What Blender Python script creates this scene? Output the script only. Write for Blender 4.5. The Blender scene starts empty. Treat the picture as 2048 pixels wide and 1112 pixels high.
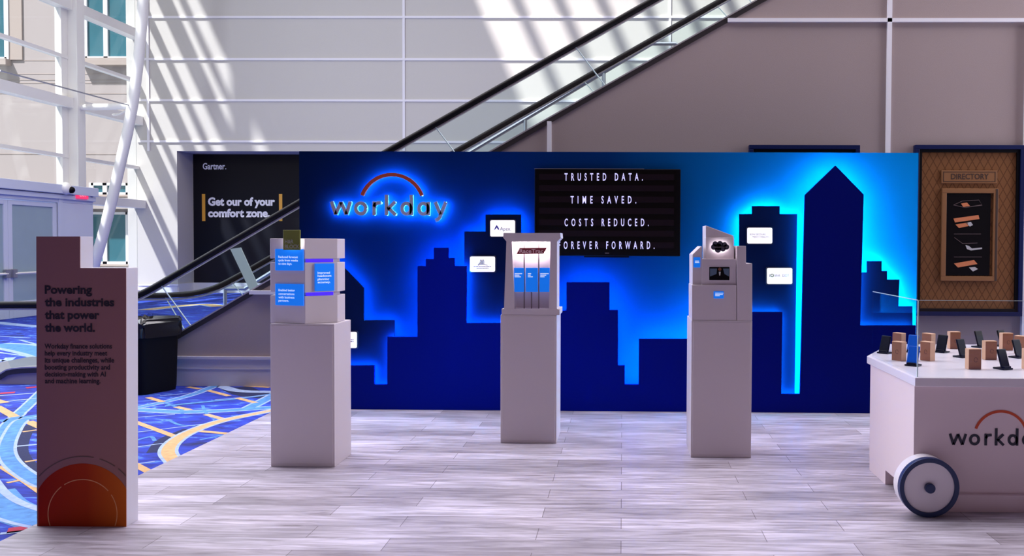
import bpy, bmesh, math, random
from mathutils import Vector, Matrix
random.seed(7)
SC = bpy.context.scene
COL = SC.collection

# ------------------------------------------------------------------ camera
F = 1700.0
EYE = 1.564
R = (Matrix.Rotation(math.radians(.95), 4, 'Z') @ Matrix.Rotation(math.radians(90 - 1.5), 4, 'X')
     @ Matrix.Rotation(.0045, 4, 'Z')).to_3x3()
_d = R.transposed() @ Vector((0, 1, 0))
CX = 1245 - F * _d.x / -_d.z
CY = 490 + F * _d.y / -_d.z
cam = bpy.data.cameras.new('camera')
cam.sensor_width = 36
cam.lens = F / 2048 * 36
cam.shift_x = (1024 - CX) / 2048
cam.shift_y = (CY - 556) / 2048
cam.clip_end = 200
cam_o = bpy.data.objects.new('camera', cam)
COL.objects.link(cam_o)
cam_o.matrix_world = Matrix.Translation((0, 0, EYE)) @ R.to_4x4()
SC.camera = cam_o

# ------------------------------------------------------------------ world, sun, daylight, exposure
SC.view_settings.view_transform = 'Standard'
SC.view_settings.look = 'None'
SC.view_settings.gamma = 1
SC.view_settings.exposure = 0.0
SC.view_settings.use_curve_mapping = False
w = bpy.data.worlds.new('sky')
w.use_nodes = True
SC.world = w
w.node_tree.nodes['Background'].inputs[0].default_value = (.86, .92, 1, 1)
w.node_tree.nodes['Background'].inputs[1].default_value = .9

def light(name, kind, loc, direction, energy, color, **kw):
    l = bpy.data.lights.new(name, kind)
    l.energy = energy
    l.color = color
    for k, v in kw.items():
        setattr(l, k, v)
    o = bpy.data.objects.new(name, l)
    COL.objects.link(o)
    o.location = loc
    o.rotation_euler = Vector(direction).to_track_quat('-Z', 'Y').to_euler()
    return o

SUN_D = Vector((.454, .45, -1))
light('sun', 'SUN', (-20, -5, 30), SUN_D, 10, (1, .97, .97), angle=math.radians(1.9))
light('skylight_daylight', 'AREA', (-1.5, 9.0, 9.2), (0, 0, -1), 1650, (1, .95, .99), shape='RECTANGLE', size=19, size_y=6.4)
light('hall_daylight', 'AREA', (-4, 17.5, 13.5), (0, 0, -1), 700, (1, .97, .98), shape='RECTANGLE', size=18, size_y=8)
light('window_daylight_left', 'AREA', (-14.2, 11.5, 6), (1, 0, -.05), 2050, (.80, .88, 1), shape='RECTANGLE', size=11, size_y=10)
light('window_daylight_right', 'AREA', (9.4, 7.4, 4.5), (-1, 0, -.05), 560, (.86, .88, 1), shape='RECTANGLE', size=3.4, size_y=7)

# ------------------------------------------------------------------ pixel -> point
def ray(px, py):
    return R @ Vector(((px - CX) / F, -(py - CY) / F, -1))
def pt(px, py, Y=None, Z=None, X=None):
    d = ray(px, py)
    if Y is not None: t = Y / d.y
    elif Z is not None: t = (Z - EYE) / d.z
    else: t = X / d.x
    return Vector((d.x * t, d.y * t, EYE + d.z * t))
def xz(px, py, Y):
    p = pt(px, py, Y=Y)
    return (p.x, p.z)
def poly(pts, Y): return [xz(a, b, Y) for a, b in pts]
def rect(x0, y0, x1, y1, Y):
    a = xz(x0, (y0 + y1) / 2, Y)[0]; b = xz(x1, (y0 + y1) / 2, Y)[0]
    c = xz((x0 + x1) / 2, y1, Y)[1]; d = xz((x0 + x1) / 2, y0, Y)[1]
    return a, b, c, d            # X0 X1 Z0 Z1

# ------------------------------------------------------------------ materials
def srgb(r, g, b):
    f = lambda c: (c / 255 / 12.92) if c / 255 <= .04045 else ((c / 255 + .055) / 1.055) ** 2.4
    return (f(r), f(g), f(b), 1)
def mat(name, color, rough=.6, metal=0, emit=None, strength=0, bump=0, bscale=200, spec=.5, vary=0):
    m = bpy.data.materials.new(name); m.use_nodes = True
    nt = m.node_tree; b = nt.nodes['Principled BSDF']
    c = tuple(color) + (1,) if len(color) == 3 else color
    b.inputs['Base Color'].default_value = c
    b.inputs['Roughness'].default_value = rough
    b.inputs['Metallic'].default_value = metal
    b.inputs['Specular IOR Level'].default_value = spec
    if emit:
        b.inputs['Emission Color'].default_value = tuple(emit)[:3] + (1,)
        b.inputs['Emission Strength'].default_value = strength
    if bump or vary:
        tc = nt.nodes.new('ShaderNodeTexCoord'); n = nt.nodes.new('ShaderNodeTexNoise')
        n.inputs['Scale'].default_value = bscale; n.inputs['Detail'].default_value = 4
        nt.links.new(tc.outputs['Object'], n.inputs['Vector'])
        if bump:
            bp = nt.nodes.new('ShaderNodeBump'); bp.inputs['Strength'].default_value = bump
            bp.inputs['Distance'].default_value = .01
            nt.links.new(n.outputs['Fac'], bp.inputs['Height']); nt.links.new(bp.outputs['Normal'], b.inputs['Normal'])
        if vary:
            mx = nt.nodes.new('ShaderNodeMix'); mx.data_type = 'RGBA'
            mx.inputs['A'].default_value = tuple(x * (1 - vary) for x in c[:3]) + (1,)
            mx.inputs['B'].default_value = tuple(min(1, x * (1 + vary)) for x in c[:3]) + (1,)
            nt.links.new(n.outputs['Fac'], mx.inputs['Factor']); nt.links.new(mx.outputs['Result'], b.inputs['Base Color'])
    return m
def glass_mat(name, tint, refl=.05, rough=.02):
    m = bpy.data.materials.new(name); m.use_nodes = True
    nt = m.node_tree; nt.nodes.remove(nt.nodes['Principled BSDF'])
    out = nt.nodes['Material Output']
    tr = nt.nodes.new('ShaderNodeBsdfTransparent'); tr.inputs[0].default_value = tuple(tint) + (1,)
    gl = nt.nodes.new('ShaderNodeBsdfGlossy'); gl.inputs['Roughness'].default_value = rough
    lw = nt.nodes.new('ShaderNodeLayerWeight'); lw.inputs['Blend'].default_value = .25
    ma = nt.nodes.new('ShaderNodeMath'); ma.operation = 'MULTIPLY_ADD'
    ma.inputs[1].default_value = .35; ma.inputs[2].default_value = refl
    pw = nt.nodes.new('ShaderNodeMath'); pw.operation = 'POWER'; pw.inputs[1].default_value = 3
    mx = nt.nodes.new('ShaderNodeMixShader')
    nt.links.new(lw.outputs['Facing'], pw.inputs[0]); nt.links.new(pw.outputs[0], ma.inputs[0])
    nt.links.new(ma.outputs[0], mx.inputs[0]); nt.links.new(tr.outputs[0], mx.inputs[1]); nt.links.new(gl.outputs[0], mx.inputs[2])
    nt.links.new(mx.outputs[0], out.inputs['Surface'])
    return m
def ramp_mat(name, axis, v0, v1, stops, rough=.5, spec=.4):
    """a printed graphic whose ink colour runs along one axis of the panel"""
    m = mat(name, (1, 1, 1), rough, spec=spec); nt = m.node_tree
    tc = nt.nodes.new('ShaderNodeTexCoord'); sp = nt.nodes.new('ShaderNodeSeparateXYZ')
    mr = nt.nodes.new('ShaderNodeMapRange'); cr = nt.nodes.new('ShaderNodeValToRGB')
    mr.inputs['From Min'].default_value = v0; mr.inputs['From Max'].default_value = v1
    nt.links.new(tc.outputs['Object'], sp.inputs[0]); nt.links.new(sp.outputs[axis], mr.inputs['Value'])
    nt.links.new(mr.outputs[0], cr.inputs[0]); nt.links.new(cr.outputs[0], nt.nodes['Principled BSDF'].inputs['Base Color'])
    el = cr.color_ramp.elements
    while len(el) < len(stops): el.new(.5)
    for e, (p, c) in zip(el, stops): e.position = p; e.color = tuple(c)[:3] + (1,)
    return m

M = {}
M['white_board'] = mat('white_board', (.66, .585, .62), .55, bump=.03, bscale=300)
M['cart_body'] = mat('cart_body', (.80, .66, .70), .5, bump=.02, bscale=300)
M['white_gloss'] = mat('white_gloss', (.8, .74, .8), .25)
M['totem_face_shaded'] = mat('totem_face_shaded', (.36, .17, .15), .6, bump=.03, bscale=300, spec=.2)  # front of the white totem, its shade put into the base colour
M['totem_white'] = mat('totem_white', (.60, .56, .62), .5, bump=.03, bscale=300)
M['wall_paint'] = mat('wall_paint', (.56, .53, .49), .8, bump=.05, bscale=60, vary=.03)
M['wall_fabric'] = mat('wall_fabric', (.34, .265, .255), .85, bump=.15, bscale=140, vary=.06)
M['trim_white'] = mat('trim_white', (.78, .75, .78), .6)
M['ceiling_white'] = mat('ceiling_white', (.4, .36, .36), .8)
M['steel_white'] = mat('steel_white', (.84, .82, .77), .4)
M['steel_gray'] = mat('steel_gray', (.35, .35, .39), .35, metal=.7)
M['black_rubber'] = mat('black_rubber', (.006, .004, .005), .55, spec=.2)
M['black_deck'] = mat('black_deck', (.03, .024, .026), .35)
M['deck_metal'] = mat('deck_metal', (.5, .47, .48), .35, metal=.5)
M['step_metal'] = mat('step_metal', (.25, .25, .27), .45, metal=.6)
M['glass'] = glass_mat('glass', (.93, .975, .965), .03)
M['window_glass'] = glass_mat('window_glass', (.93, .96, .97), .03)
M['guard_glass'] = glass_mat('guard_glass', (.95, .97, .985), .035)
M['frost_glass'] = glass_mat('frost_glass', (.55, .68, .70), .25, .3)
M['glass_edge'] = mat('glass_edge', (.55, .68, .68), .3)
M['stucco'] = mat('stucco', (.40, .34, .325), .9, bump=.1, bscale=20, vary=.04)
M['stucco_dark'] = mat('stucco_dark', (.42, .34, .30), .9, bump=.1, bscale=20)
M['teal_pane'] = mat('teal_pane', (.03, .13, .165), .12, vary=.25, bscale=.6)
M['door_glass'] = mat('door_glass', (.30, .40, .45), .1, vary=.15, bscale=.8)
M['vestibule_white'] = mat('vestibule_white', (.62, .66, .76), .45)
M['bin_black'] = mat('bin_black', (.004, .003, .004), .6, spec=.12)
M['bag_black'] = mat('bag_black', (.010, .008, .009), .3, spec=.3)
M['bag_clear'] = glass_mat('bag_clear', (.6, .62, .66), .12, .15)
M['navy_front'] = None
M['exit_red'] = mat('exit_red', (.8, .02, .08), .4, emit=(1, .04, .14), strength=.9)
M['banner_black'] = ramp_mat('banner_black', 'Z', 0, 5, [(0, (.006, .009, .018)), (1, (.010, .007, .007))], .6, .1)
M['text_white'] = mat('text_white', (.85, .83, .86), .5)
M['amber'] = mat('amber', (.75, .36, .03), .5)
M['tv_black'] = mat('tv_black', (.003, .002, .003), .4, spec=.12)
M['tv_screen'] = mat('tv_screen', (.004, .003, .003), .35, spec=.1)
M['tv_band'] = mat('tv_band', (.005, .003, .005), .35, spec=.1, emit=(.5, .22, .4), strength=.006)
M['tv_text'] = mat('tv_text', (.5, .5, .7), .5, emit=(.62, .58, 1), strength=.85)
M['plaque'] = mat('plaque', (.8, .8, .8), .4, emit=(1, .93, .98), strength=.85)
M['plaque_edge'] = mat('plaque_edge', (.03, .03, .05), .4)
M['ink_blue'] = mat('ink_blue', (.06, .06, .45), .5)
M['ink_gray'] = mat('ink_gray', (.25, .25, .32), .5)
M['ink_pale'] = mat('ink_pale', (.05, .06, .2), .5)
M['ink_green'] = mat('ink_green', (.25, .4, .2), .5)
M['placard_blue'] = mat('placard_blue', (.005, .16, .75), .35, emit=(0, .22, 1), strength=.5)
M['placard_text'] = mat('placard_text', (.8, .9, 1), .5, emit=(.7, .9, 1), strength=.5)
M['led_blue'] = mat('led_blue', (0, .1, 1), .4, emit=(0, .30, 1), strength=150)
M['led_azure'] = mat('led_azure', (0, .3, 1), .4, emit=(0, .58, 1), strength=115)
M['led_purple'] = mat('led_purple', (.1, .02, 1), .4, emit=(.055, .02, 1), strength=.9)
M['led_white'] = mat('led_white', (1, 1, 1), .4, emit=(1, .92, .97), strength=9)
M['letter_metal'] = mat('letter_metal', (.42, .40, .44), .35, metal=.3)
M['arch_red'] = mat('arch_red', (.42, .05, .02), .4)
M['orange_red'] = mat('orange_red', (.62, .07, .015), .5)
M['navy_ink'] = mat('navy_ink', (.012, .012, .035), .5)
M['navy_paint'] = mat('navy_paint', (.006, .02, .10), .4)
M['totem_ink'] = mat('totem_ink', (.022, .012, .014), .6)
M['totem_line'] = mat('totem_line', (.16, .09, .06), .6)
M['totem_gold'] = mat('totem_gold', (.75, .33, .12), .6)
M['green_plate'] = mat('green_plate', (.16, .17, .012), .4)
M['gray_text'] = mat('gray_text', (.32, .32, .25), .5)
M['red_plate'] = mat('red_plate', (.22, .015, .03), .4)
M['cloud_gray'] = mat('cloud_gray', (.06, .06, .09), .4)
M['rod_gray'] = mat('rod_gray', (.22, .17, .18), .4)
M['card_side'] = mat('card_side', (.68, .40, .25), .7)
M['card_shaded'] = mat('card_shaded', (.32, .125, .06), .7, vary=.06, bscale=80)  # same card as the sides, darkened to carry the shade on the fronts
M['card_logo'] = mat('card_logo', (.09, .035, .02), .7)
M['stand_black'] = mat('stand_black', (.004, .004, .006), .4, spec=.15)
M['stand_blue'] = mat('stand_blue', (.006, .11, .62), .3, spec=.25)
M['frame_navy'] = mat('frame_navy', (.003, .008, .06), .45, spec=.2)
M['frame_black'] = mat('frame_black', (.003, .003, .005), .5, spec=.1)
M['brass_plain'] = mat('brass_plain', (.24, .105, .04), .5, spec=.25)
M['brass_dark'] = mat('brass_dark', (.04, .015, .006), .5)
M['map_orange'] = mat('map_orange', (.45, .14, .06), .4, emit=(.8, .25, .1), strength=.12)
M['map_gray'] = mat('map_gray', (.35, .33, .35), .4, emit=(.7, .65, .65), strength=.10)
M['map_line'] = mat('map_line', (.12, .08, .08), .4)
M['video_sky'] = mat('video_sky', (.05, .07, .12), .4, emit=(.2, .3, .5), strength=.06)
M['video_skin'] = mat('video_skin', (.2, .06, .03), .5)
M['carpet_light'] = mat('carpet_light', (.09, .26, .68), .95, bump=.3, bscale=14, vary=.7)
M['carpet_pale'] = mat('carpet_pale', (.36, .46, .74), .95, bump=.3, bscale=20, vary=.45)
M['carpet_gold'] = mat('carpet_gold', (.66, .40, .18), .95, bump=.3, bscale=20, vary=.4)
M['carpet_dark'] = mat('carpet_dark', (.008, .012, .075), .95, bump=.3, bscale=60, vary=.3)
M['carpet_red'] = mat('carpet_red', (.5, .03, .08), .95, bump=.3, bscale=60)

def carpet_material():
    m = mat('carpet_blue', (.02, .04, .4), .95); nt = m.node_tree; b = nt.nodes['Principled BSDF']
    tc = nt.nodes.new('ShaderNodeTexCoord'); mp = nt.nodes.new('ShaderNodeMapping')
    mp.inputs['Scale'].default_value = (1.1, 2.6, 1); mp.inputs['Rotation'].default_value = (0, 0, .35)
    n = nt.nodes.new('ShaderNodeTexNoise'); n.inputs['Scale'].default_value = 2.2; n.inputs['Detail'].default_value = 6
    n.inputs['Distortion'].default_value = 1.8
    cr = nt.nodes.new('ShaderNodeValToRGB'); el = cr.color_ramp.elements
    el[0].position = .30; el[0].color = (.006, .010, .10, 1)
    el[1].position = .45; el[1].color = (.012, .028, .36, 1)
    e = el.new(.60); e.color = (.018, .05, .50, 1)
    e = el.new(.66); e.color = (.12, .30, .75, 1)
    e = el.new(.70); e.color = (.02, .05, .48, 1)
    nt.links.new(tc.outputs['Object'], mp.inputs[0]); nt.links.new(mp.outputs[0], n.inputs['Vector'])
    nt.links.new(n.outputs['Fac'], cr.inputs[0]); nt.links.new(cr.outputs[0], b.inputs['Base Color'])
    return m
M['carpet_blue'] = carpet_material()

def vinyl_material():
    m = mat('vinyl_planks', (.5, .5, .5), .42, spec=.45); nt = m.node_tree; b = nt.nodes['Principled BSDF']
    tc = nt.nodes.new('ShaderNodeTexCoord')
    br = nt.nodes.new('ShaderNodeTexBrick')
    br.offset = .37; br.offset_frequency = 2
    for k, v in (('Scale', 1), ('Brick Width', 1.22), ('Row Height', .185), ('Mortar Size', .0022), ('Mortar Smooth', .3), ('Bias', 0)):
        br.inputs[k].default_value = v
    br.inputs['Color1'].default_value = (.38, .335, .385, 1)
    br.inputs['Color2'].default_value = (.60, .55, .64, 1)
    br.inputs['Mortar'].default_value = (.17, .14, .15, 1)
    mp = nt.nodes.new('ShaderNodeMapping'); mp.inputs['Scale'].default_value = (1.6, 16, 1)
    n = nt.nodes.new('ShaderNodeTexNoise'); n.inputs['Scale'].default_value = 1.6; n.inputs['Detail'].default_value = 7
    n.inputs['Roughness'].default_value = .62; n.inputs['Distortion'].default_value = .6
    cr = nt.nodes.new('ShaderNodeValToRGB'); el = cr.color_ramp.elements
    el[0].position = .28; el[0].color = (.45, .42, .42, 1)
    el[1].position = .72; el[1].color = (1.35, 1.35, 1.38, 1)
    n2 = nt.nodes.new('ShaderNodeTexNoise'); n2.inputs['Scale'].default_value = 1.1; n2.inputs['Detail'].default_value = 2
    mp2 = nt.nodes.new('ShaderNodeMapping'); mp2.inputs['Scale'].default_value = (.8, 3, 1)
    mr = nt.nodes.new('ShaderNodeMapRange'); mr.inputs['To Min'].default_value = .82; mr.inputs['To Max'].default_value = 1.18
    mr.inputs['From Min'].default_value = .35; mr.inputs['From Max'].default_value = .65
    mu = nt.nodes.new('ShaderNodeMix'); mu.data_type = 'RGBA'; mu.blend_type = 'MULTIPLY'; mu.inputs['Factor'].default_value = 1
    mu2 = nt.nodes.new('ShaderNodeMix'); mu2.data_type = 'RGBA'; mu2.blend_type = 'MULTIPLY'; mu2.inputs['Factor'].default_value = 1
    L = nt.links.new
    L(tc.outputs['Object'], br.inputs['Vector']); L(tc.outputs['Object'], mp.inputs[0]); L(mp.outputs[0], n.inputs['Vector'])
    L(tc.outputs['Object'], mp2.inputs[0]); L(mp2.outputs[0], n2.inputs['Vector']); L(n2.outputs['Fac'], mr.inputs['Value'])
    L(n.outputs['Fac'], cr.inputs[0]); L(br.outputs['Color'], mu.inputs['A']); L(cr.outputs[0], mu.inputs['B'])
    L(mu.outputs['Result'], mu2.inputs['A']); L(mr.outputs[0], mu2.inputs['B']); L(mu2.outputs['Result'], b.inputs['Base Color'])
    bp = nt.nodes.new('ShaderNodeBump'); bp.inputs['Strength'].default_value = .12; bp.inputs['Distance'].default_value = .004
    L(n.outputs['Fac'], bp.inputs['Height']); L(bp.outputs['Normal'], b.inputs['Normal'])
    return m
M['vinyl'] = vinyl_material()

def lattice_material():
    """brass sheet with an embossed diamond lattice"""
    m = mat('brass_lattice', (.22, .095, .036), .5, spec=.15); nt = m.node_tree; b = nt.nodes['Principled BSDF']
    tc = nt.nodes.new('ShaderNodeTexCoord'); sp = nt.nodes.new('ShaderNodeSeparateXYZ')
    L = nt.links.new; L(tc.outputs['Object'], sp.inputs[0])
    def math_(op, a, b_):
        n = nt.nodes.new('ShaderNodeMath'); n.operation = op
        for i, v in enumerate((a, b_)):
            if v is None: continue
            if isinstance(v, (int, float)): n.inputs[i].default_value = v
            else: L(v, n.inputs[i])
        return n.outputs[0]
    u = math_('MULTIPLY', sp.outputs['X'], 1 / .083); v = math_('MULTIPLY', sp.outputs['Z'], 1 / .15)
    def line(x):
        f = math_('FRACT', x, None); d = math_('ABSOLUTE', math_('SUBTRACT', f, .5), None)
        return math_('LESS_THAN', d, .07)
    k = math_('MAXIMUM', line(math_('ADD', u, v)), line(math_('SUBTRACT', u, v)))
    mx = nt.nodes.new('ShaderNodeMix'); mx.data_type = 'RGBA'
    mx.inputs['A'].default_value = (.20, .083, .03, 1); mx.inputs['B'].default_value = (.12, .046, .016, 1)
    L(k, mx.inputs['Factor']); L(mx.outputs['Result'], b.inputs['Base Color'])
    return m
M['brass_lattice'] = lattice_material()

# ------------------------------------------------------------------ mesh helpers
class MB:
    def __init__(s): s.v = []; s.f = []; s.mi = []
    def add(s, vs, fs, mi=0):
        b = len(s.v); s.v += [tuple(x) for x in vs]
        for f in fs: s.f.append([b + i for i in f]); s.mi.append(mi)
        return s
    def box(s, x0, x1, y0, y1, z0, z1, mi=0):
        vs = [(x, y, z) for x in (x0, x1) for y in (y0, y1) for z in (z0, z1)]
        return s.add(vs, [(0, 1, 3, 2), (4, 6, 7, 5), (0, 4, 5, 1), (2, 3, 7, 6), (0, 2, 6, 4), (1, 5, 7, 3)], mi)
    def prism_y(s, pts, y0, y1, mi=0):
        """outline of (x, z) points extruded along y"""
        n = len(pts)
        a = sum(pts[i][0] * pts[(i + 1) % n][1] - pts[(i + 1) % n][0] * pts[i][1] for i in range(n))
        if a < 0: pts = pts[::-1]
        vs = [(x, y0, z) for x, z in pts] + [(x, y1, z) for x, z in pts]
        fs = [list(range(n)), list(range(2 * n - 1, n - 1, -1))]
        fs += [(i, i + n, (i + 1) % n + n, (i + 1) % n) for i in range(n)]
        return s.add(vs, fs, mi)
    def prism_z(s, pts, z0, z1, mi=0):
        n = len(pts)
        a = sum(pts[i][0] * pts[(i + 1) % n][1] - pts[(i + 1) % n][0] * pts[i][1] for i in range(n))
        if a < 0: pts = pts[::-1]
        vs = [(x, y, z0) for x, y in pts] + [(x, y, z1) for x, y in pts]
        fs = [list(range(n - 1, -1, -1)), list(range(n, 2 * n))]
        fs += [(i, (i + 1) % n, (i + 1) % n + n, i + n) for i in range(n)]
        return s.add(vs, fs, mi)
    def slab(s, p0, p1, th, z0, z1, mi=0):
        """upright slab on the plan segment p0-p1, thickness th towards the back (left of travel)"""
        d = (Vector(p1) - Vector(p0)).normalized(); n = Vector((-d.y, d.x)) * th
        return s.prism_z([tuple(p0), tuple(p1), tuple(Vector(p1) + n), tuple(Vector(p0) + n)], z0, z1, mi)
    def tube(s, pts, r, seg=10, mi=0, r2=None):
        pts = [Vector(p) for p in pts]; n = len(pts); rings = []
        up = None
        for i, p in enumerate(pts):
            t = (pts[min(i + 1, n - 1)] - pts[max(i - 1, 0)]).normalized()
            if up is None:
                up = Vector((0, 0, 1)) if abs(t.z) < .9 else Vector((0, 1, 0))
            a = (up - t * up.dot(t)).normalized(); b = t.cross(a); up = a
            rr = r if r2 is None else r + (r2 - r) * i / (n - 1)
            rings.append([p + (a * math.cos(2 * math.pi * k / seg) + b * math.sin(2 * math.pi * k / seg)) * rr for k in range(seg)])
        vs = [v for g in rings for v in g]
        fs = [(i * seg + k, i * seg + (k + 1) % seg, (i + 1) * seg + (k + 1) % seg, (i + 1) * seg + k) for i in range(n - 1) for k in range(seg)]
        fs += [list(range(seg - 1, -1, -1)), list(range((n - 1) * seg, n * seg))]
        return s.add(vs, fs, mi)
    def disc_y(s, cx, cz, r, y0, y1, seg=48, ri=0, mi=0):
        P = lambda q, y: [(cx + q * math.cos(2 * math.pi * k / seg), y, cz + q * math.sin(2 * math.pi * k / seg)) for k in range(seg)]
        if not ri: return s.prism_y([(x, z) for x, _, z in P(r, 0)], y0, y1, mi)
        vs = P(r, y0) + P(r, y1) + P(ri, y1) + P(ri, y0)
        fs = []
        for g in range(4):
            h = (g + 1) % 4
            fs += [(g * seg + k, g * seg + (k + 1) % seg, h * seg + (k + 1) % seg, h * seg + k) for k in range(seg)]
        return s.add(vs, fs, mi)
    def stroke(s, pts, wd, y0, y1, mi=0, closed=False, wd2=None):
        """a band of width wd along (x, z) points, y0..y1 deep"""
        P = [Vector(p) for p in pts]; n = len(P); Lp = []; Rp = []
        for i in range(n):
            if closed: a, b = P[i - 1], P[(i + 1) % n]
            else: a, b = P[max(i - 1, 0)], P[min(i + 1, n - 1)]
            t = (b - a).normalized(); nn = Vector((-t.y, t.x)) * wd / 2
            if not closed and 0 < i < n - 1 or closed:
                t1 = (P[i] - P[i - 1]).normalized(); c = max(.45, abs(t.dot(t1))); nn /= c
            Lp.append(P[i] + nn); Rp.append(P[i] - nn)
        m = n if closed else n - 1
        for i in range(m):
            j = (i + 1) % n
            s.prism_y([tuple(Lp[i]), tuple(Rp[i]), tuple(Rp[j]), tuple(Lp[j])], y0, y1, mi)
        return s
    def ribbon(s, pts, wd, z, mi=0):
        """flat band on the floor along (x, y) points"""
        P = [Vector((p[0], p[1])) for p in pts]; n = len(P); vs = []
        for i in range(n):
            t = (P[min(i + 1, n - 1)] - P[max(i - 1, 0)]).normalized(); nn = Vector((-t.y, t.x)) * wd / 2
            vs += [(P[i].x + nn.x, P[i].y + nn.y, z), (P[i].x - nn.x, P[i].y - nn.y, z)]
        return s.add(vs, [(2 * i, 2 * i + 1, 2 * i + 3, 2 * i + 2) for i in range(n - 1)], mi)

W = {}
def finish(o, bevel, smooth):
    if bevel:
        b = o.modifiers.new('bevel', 'BEVEL'); b.width = bevel; b.segments = 2; b.limit_method = 'ANGLE'; b.angle_limit = math.radians(40)
    if smooth:
        for p in o.data.polygons: p.use_smooth = True
        try: o.data.set_sharp_from_angle(angle=math.radians(38))
        except Exception: pass
def build(name, mb, mats, parent=None, bevel=0, smooth=False, label=None, cat=None, group=None, kind=None, local=False):
    """one mesh object; mb is in world coordinates unless local"""
    if not isinstance(mats, (list, tuple)): mats = [mats]
    vs = [Vector(v) for v in mb.v]
    loc = Vector((0, 0, 0))
    if parent is None and not local:
        xs = [v.x for v in vs]; ys = [v.y for v in vs]; zs = [v.z for v in vs]
        loc = Vector(((min(xs) + max(xs)) / 2, (min(ys) + max(ys)) / 2, min(zs)))
        if kind == 'structure': loc = Vector((0, 0, 0))
        vs = [v - loc for v in vs]
    me = bpy.data.meshes.new(name)
    me.from_pydata([tuple(v) for v in vs], [], mb.f)
    for q in mats: me.materials.append(q)
    for p, i in zip(me.polygons, mb.mi): p.material_index = i
    bm = bmesh.new(); bm.from_mesh(me); bmesh.ops.recalc_face_normals(bm, faces=bm.faces); bm.to_mesh(me); bm.free()
    me.update()
    o = bpy.data.objects.new(name, me); COL.objects.link(o)
    if parent is None:
        o.location = loc; W[o] = loc
    elif local:
        o.parent = parent; W[o] = Vector((0, 0, 0))
    else:
        o.parent = parent; o.location = -W[parent]; W[o] = Vector((0, 0, 0))
    finish(o, bevel, smooth)
    if label: o['label'] = label
    if cat: o['category'] = cat
    if group: o['group'] = group
    if kind: o['kind'] = kind
    return o
def thing(name, label, cat, loc, rz=0, group=None):
    o = bpy.data.objects.new(name, None); COL.objects.link(o)
    o.empty_display_size = .1
    o.location = loc; o.rotation_euler = (0, 0, rz); W[o] = Vector(loc)
    o['label'] = label; o['category'] = cat
    if group: o['group'] = group
    return o
def struct(name, mb, m, **k): return build(name, mb, m, kind='structure', **k)

_cache = {}
def glyphs(body, bold=0, spacing=1):
    key = (body, bold, spacing)
    if key in _cache: return _cache[key]
    c = bpy.data.curves.new('glyphs', 'FONT'); c.body = body; c.size = 1; c.offset = bold; c.space_character = spacing
    c.resolution_u = 3
    o = bpy.data.objects.new('glyphs', c); COL.objects.link(o)
    dg = bpy.context.evaluated_depsgraph_get(); dg.update()
    me = bpy.data.meshes.new_from_object(o.evaluated_get(dg))
    vs = [(v.co.x, v.co.y) for v in me.vertices]; fs = [list(p.vertices) for p in me.polygons]
    bpy.data.objects.remove(o); bpy.data.curves.remove(c); bpy.data.meshes.remove(me)
    _cache[key] = (vs, fs)
    return vs, fs
CAP = max(v[1] for v in glyphs('H')[0])
def text(mb, body, x0, x1, base, cap, Y, bold=0, spacing=1, mi=0, frame=None):
    """letters between pixel columns x0..x1, baseline row and cap height in pixels, on the plane Y
    (or on an upright plane through a plan segment: frame = (p0, p1) with x0..x1 as its ends)"""
    vs, fs = glyphs(body, bold, spacing)
    a = min(v[0] for v in vs); b = max(v[0] for v in vs)
    if frame is None:
        p0 = pt(x0, base, Y=Y); p1 = pt(x1, base, Y=Y); zc = pt((x0 + x1) / 2, base - cap, Y=Y).z - p0.z
    else:
        f0, f1 = frame
        p0 = Vector((f0[0], f0[1], base)); p1 = Vector((f1[0], f1[1], base)); zc = cap
    out = [p0 + (p1 - p0) * ((v[0] - a) / (b - a)) + Vector((0, 0, v[1] / CAP * zc)) for v in vs]
    mb.add(out, fs, mi)
    return mb
def arc(cx, cy, r, a0, a1, n=24, ry=None):
    ry = r if ry is None else ry
    return [(cx + r * math.cos(math.radians(a0 + (a1 - a0) * i / n)), cy + ry * math.sin(math.radians(a0 + (a1 - a0) * i / n))) for i in range(n + 1)]
def rrect(x0, y0, x1, y1, r, Y):
    pts = []
    for cx, cy, a in ((x1 - r, y0 + r, -90), (x1 - r, y1 - r, 0), (x0 + r, y1 - r, 90), (x0 + r, y0 + r, 180)):
        pts += arc(cx, cy, r, a, a + 90, 5)
    return poly(pts, Y)

# ------------------------------------------------------------------ main depths
Y_WALL = pt(1215, 824, Z=0).y                   # face of the blue display wall
Y_ESC = pt(460, 772, Z=0).y                     # near side of the escalator and the fabric wall
Y_BACK = pt(330, 588.5, Z=0).y                  # tall white wall at the end of the hall
XL = pt(275, 400, Y=Y_BACK).x                   # glazed side wall
X_VES = pt(40, 636.5, Z=0).x                    # face of the door vestibule
print('DEPTHS', Y_WALL, Y_ESC, Y_BACK, XL, X_VES)
TOP = 16.0

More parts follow.
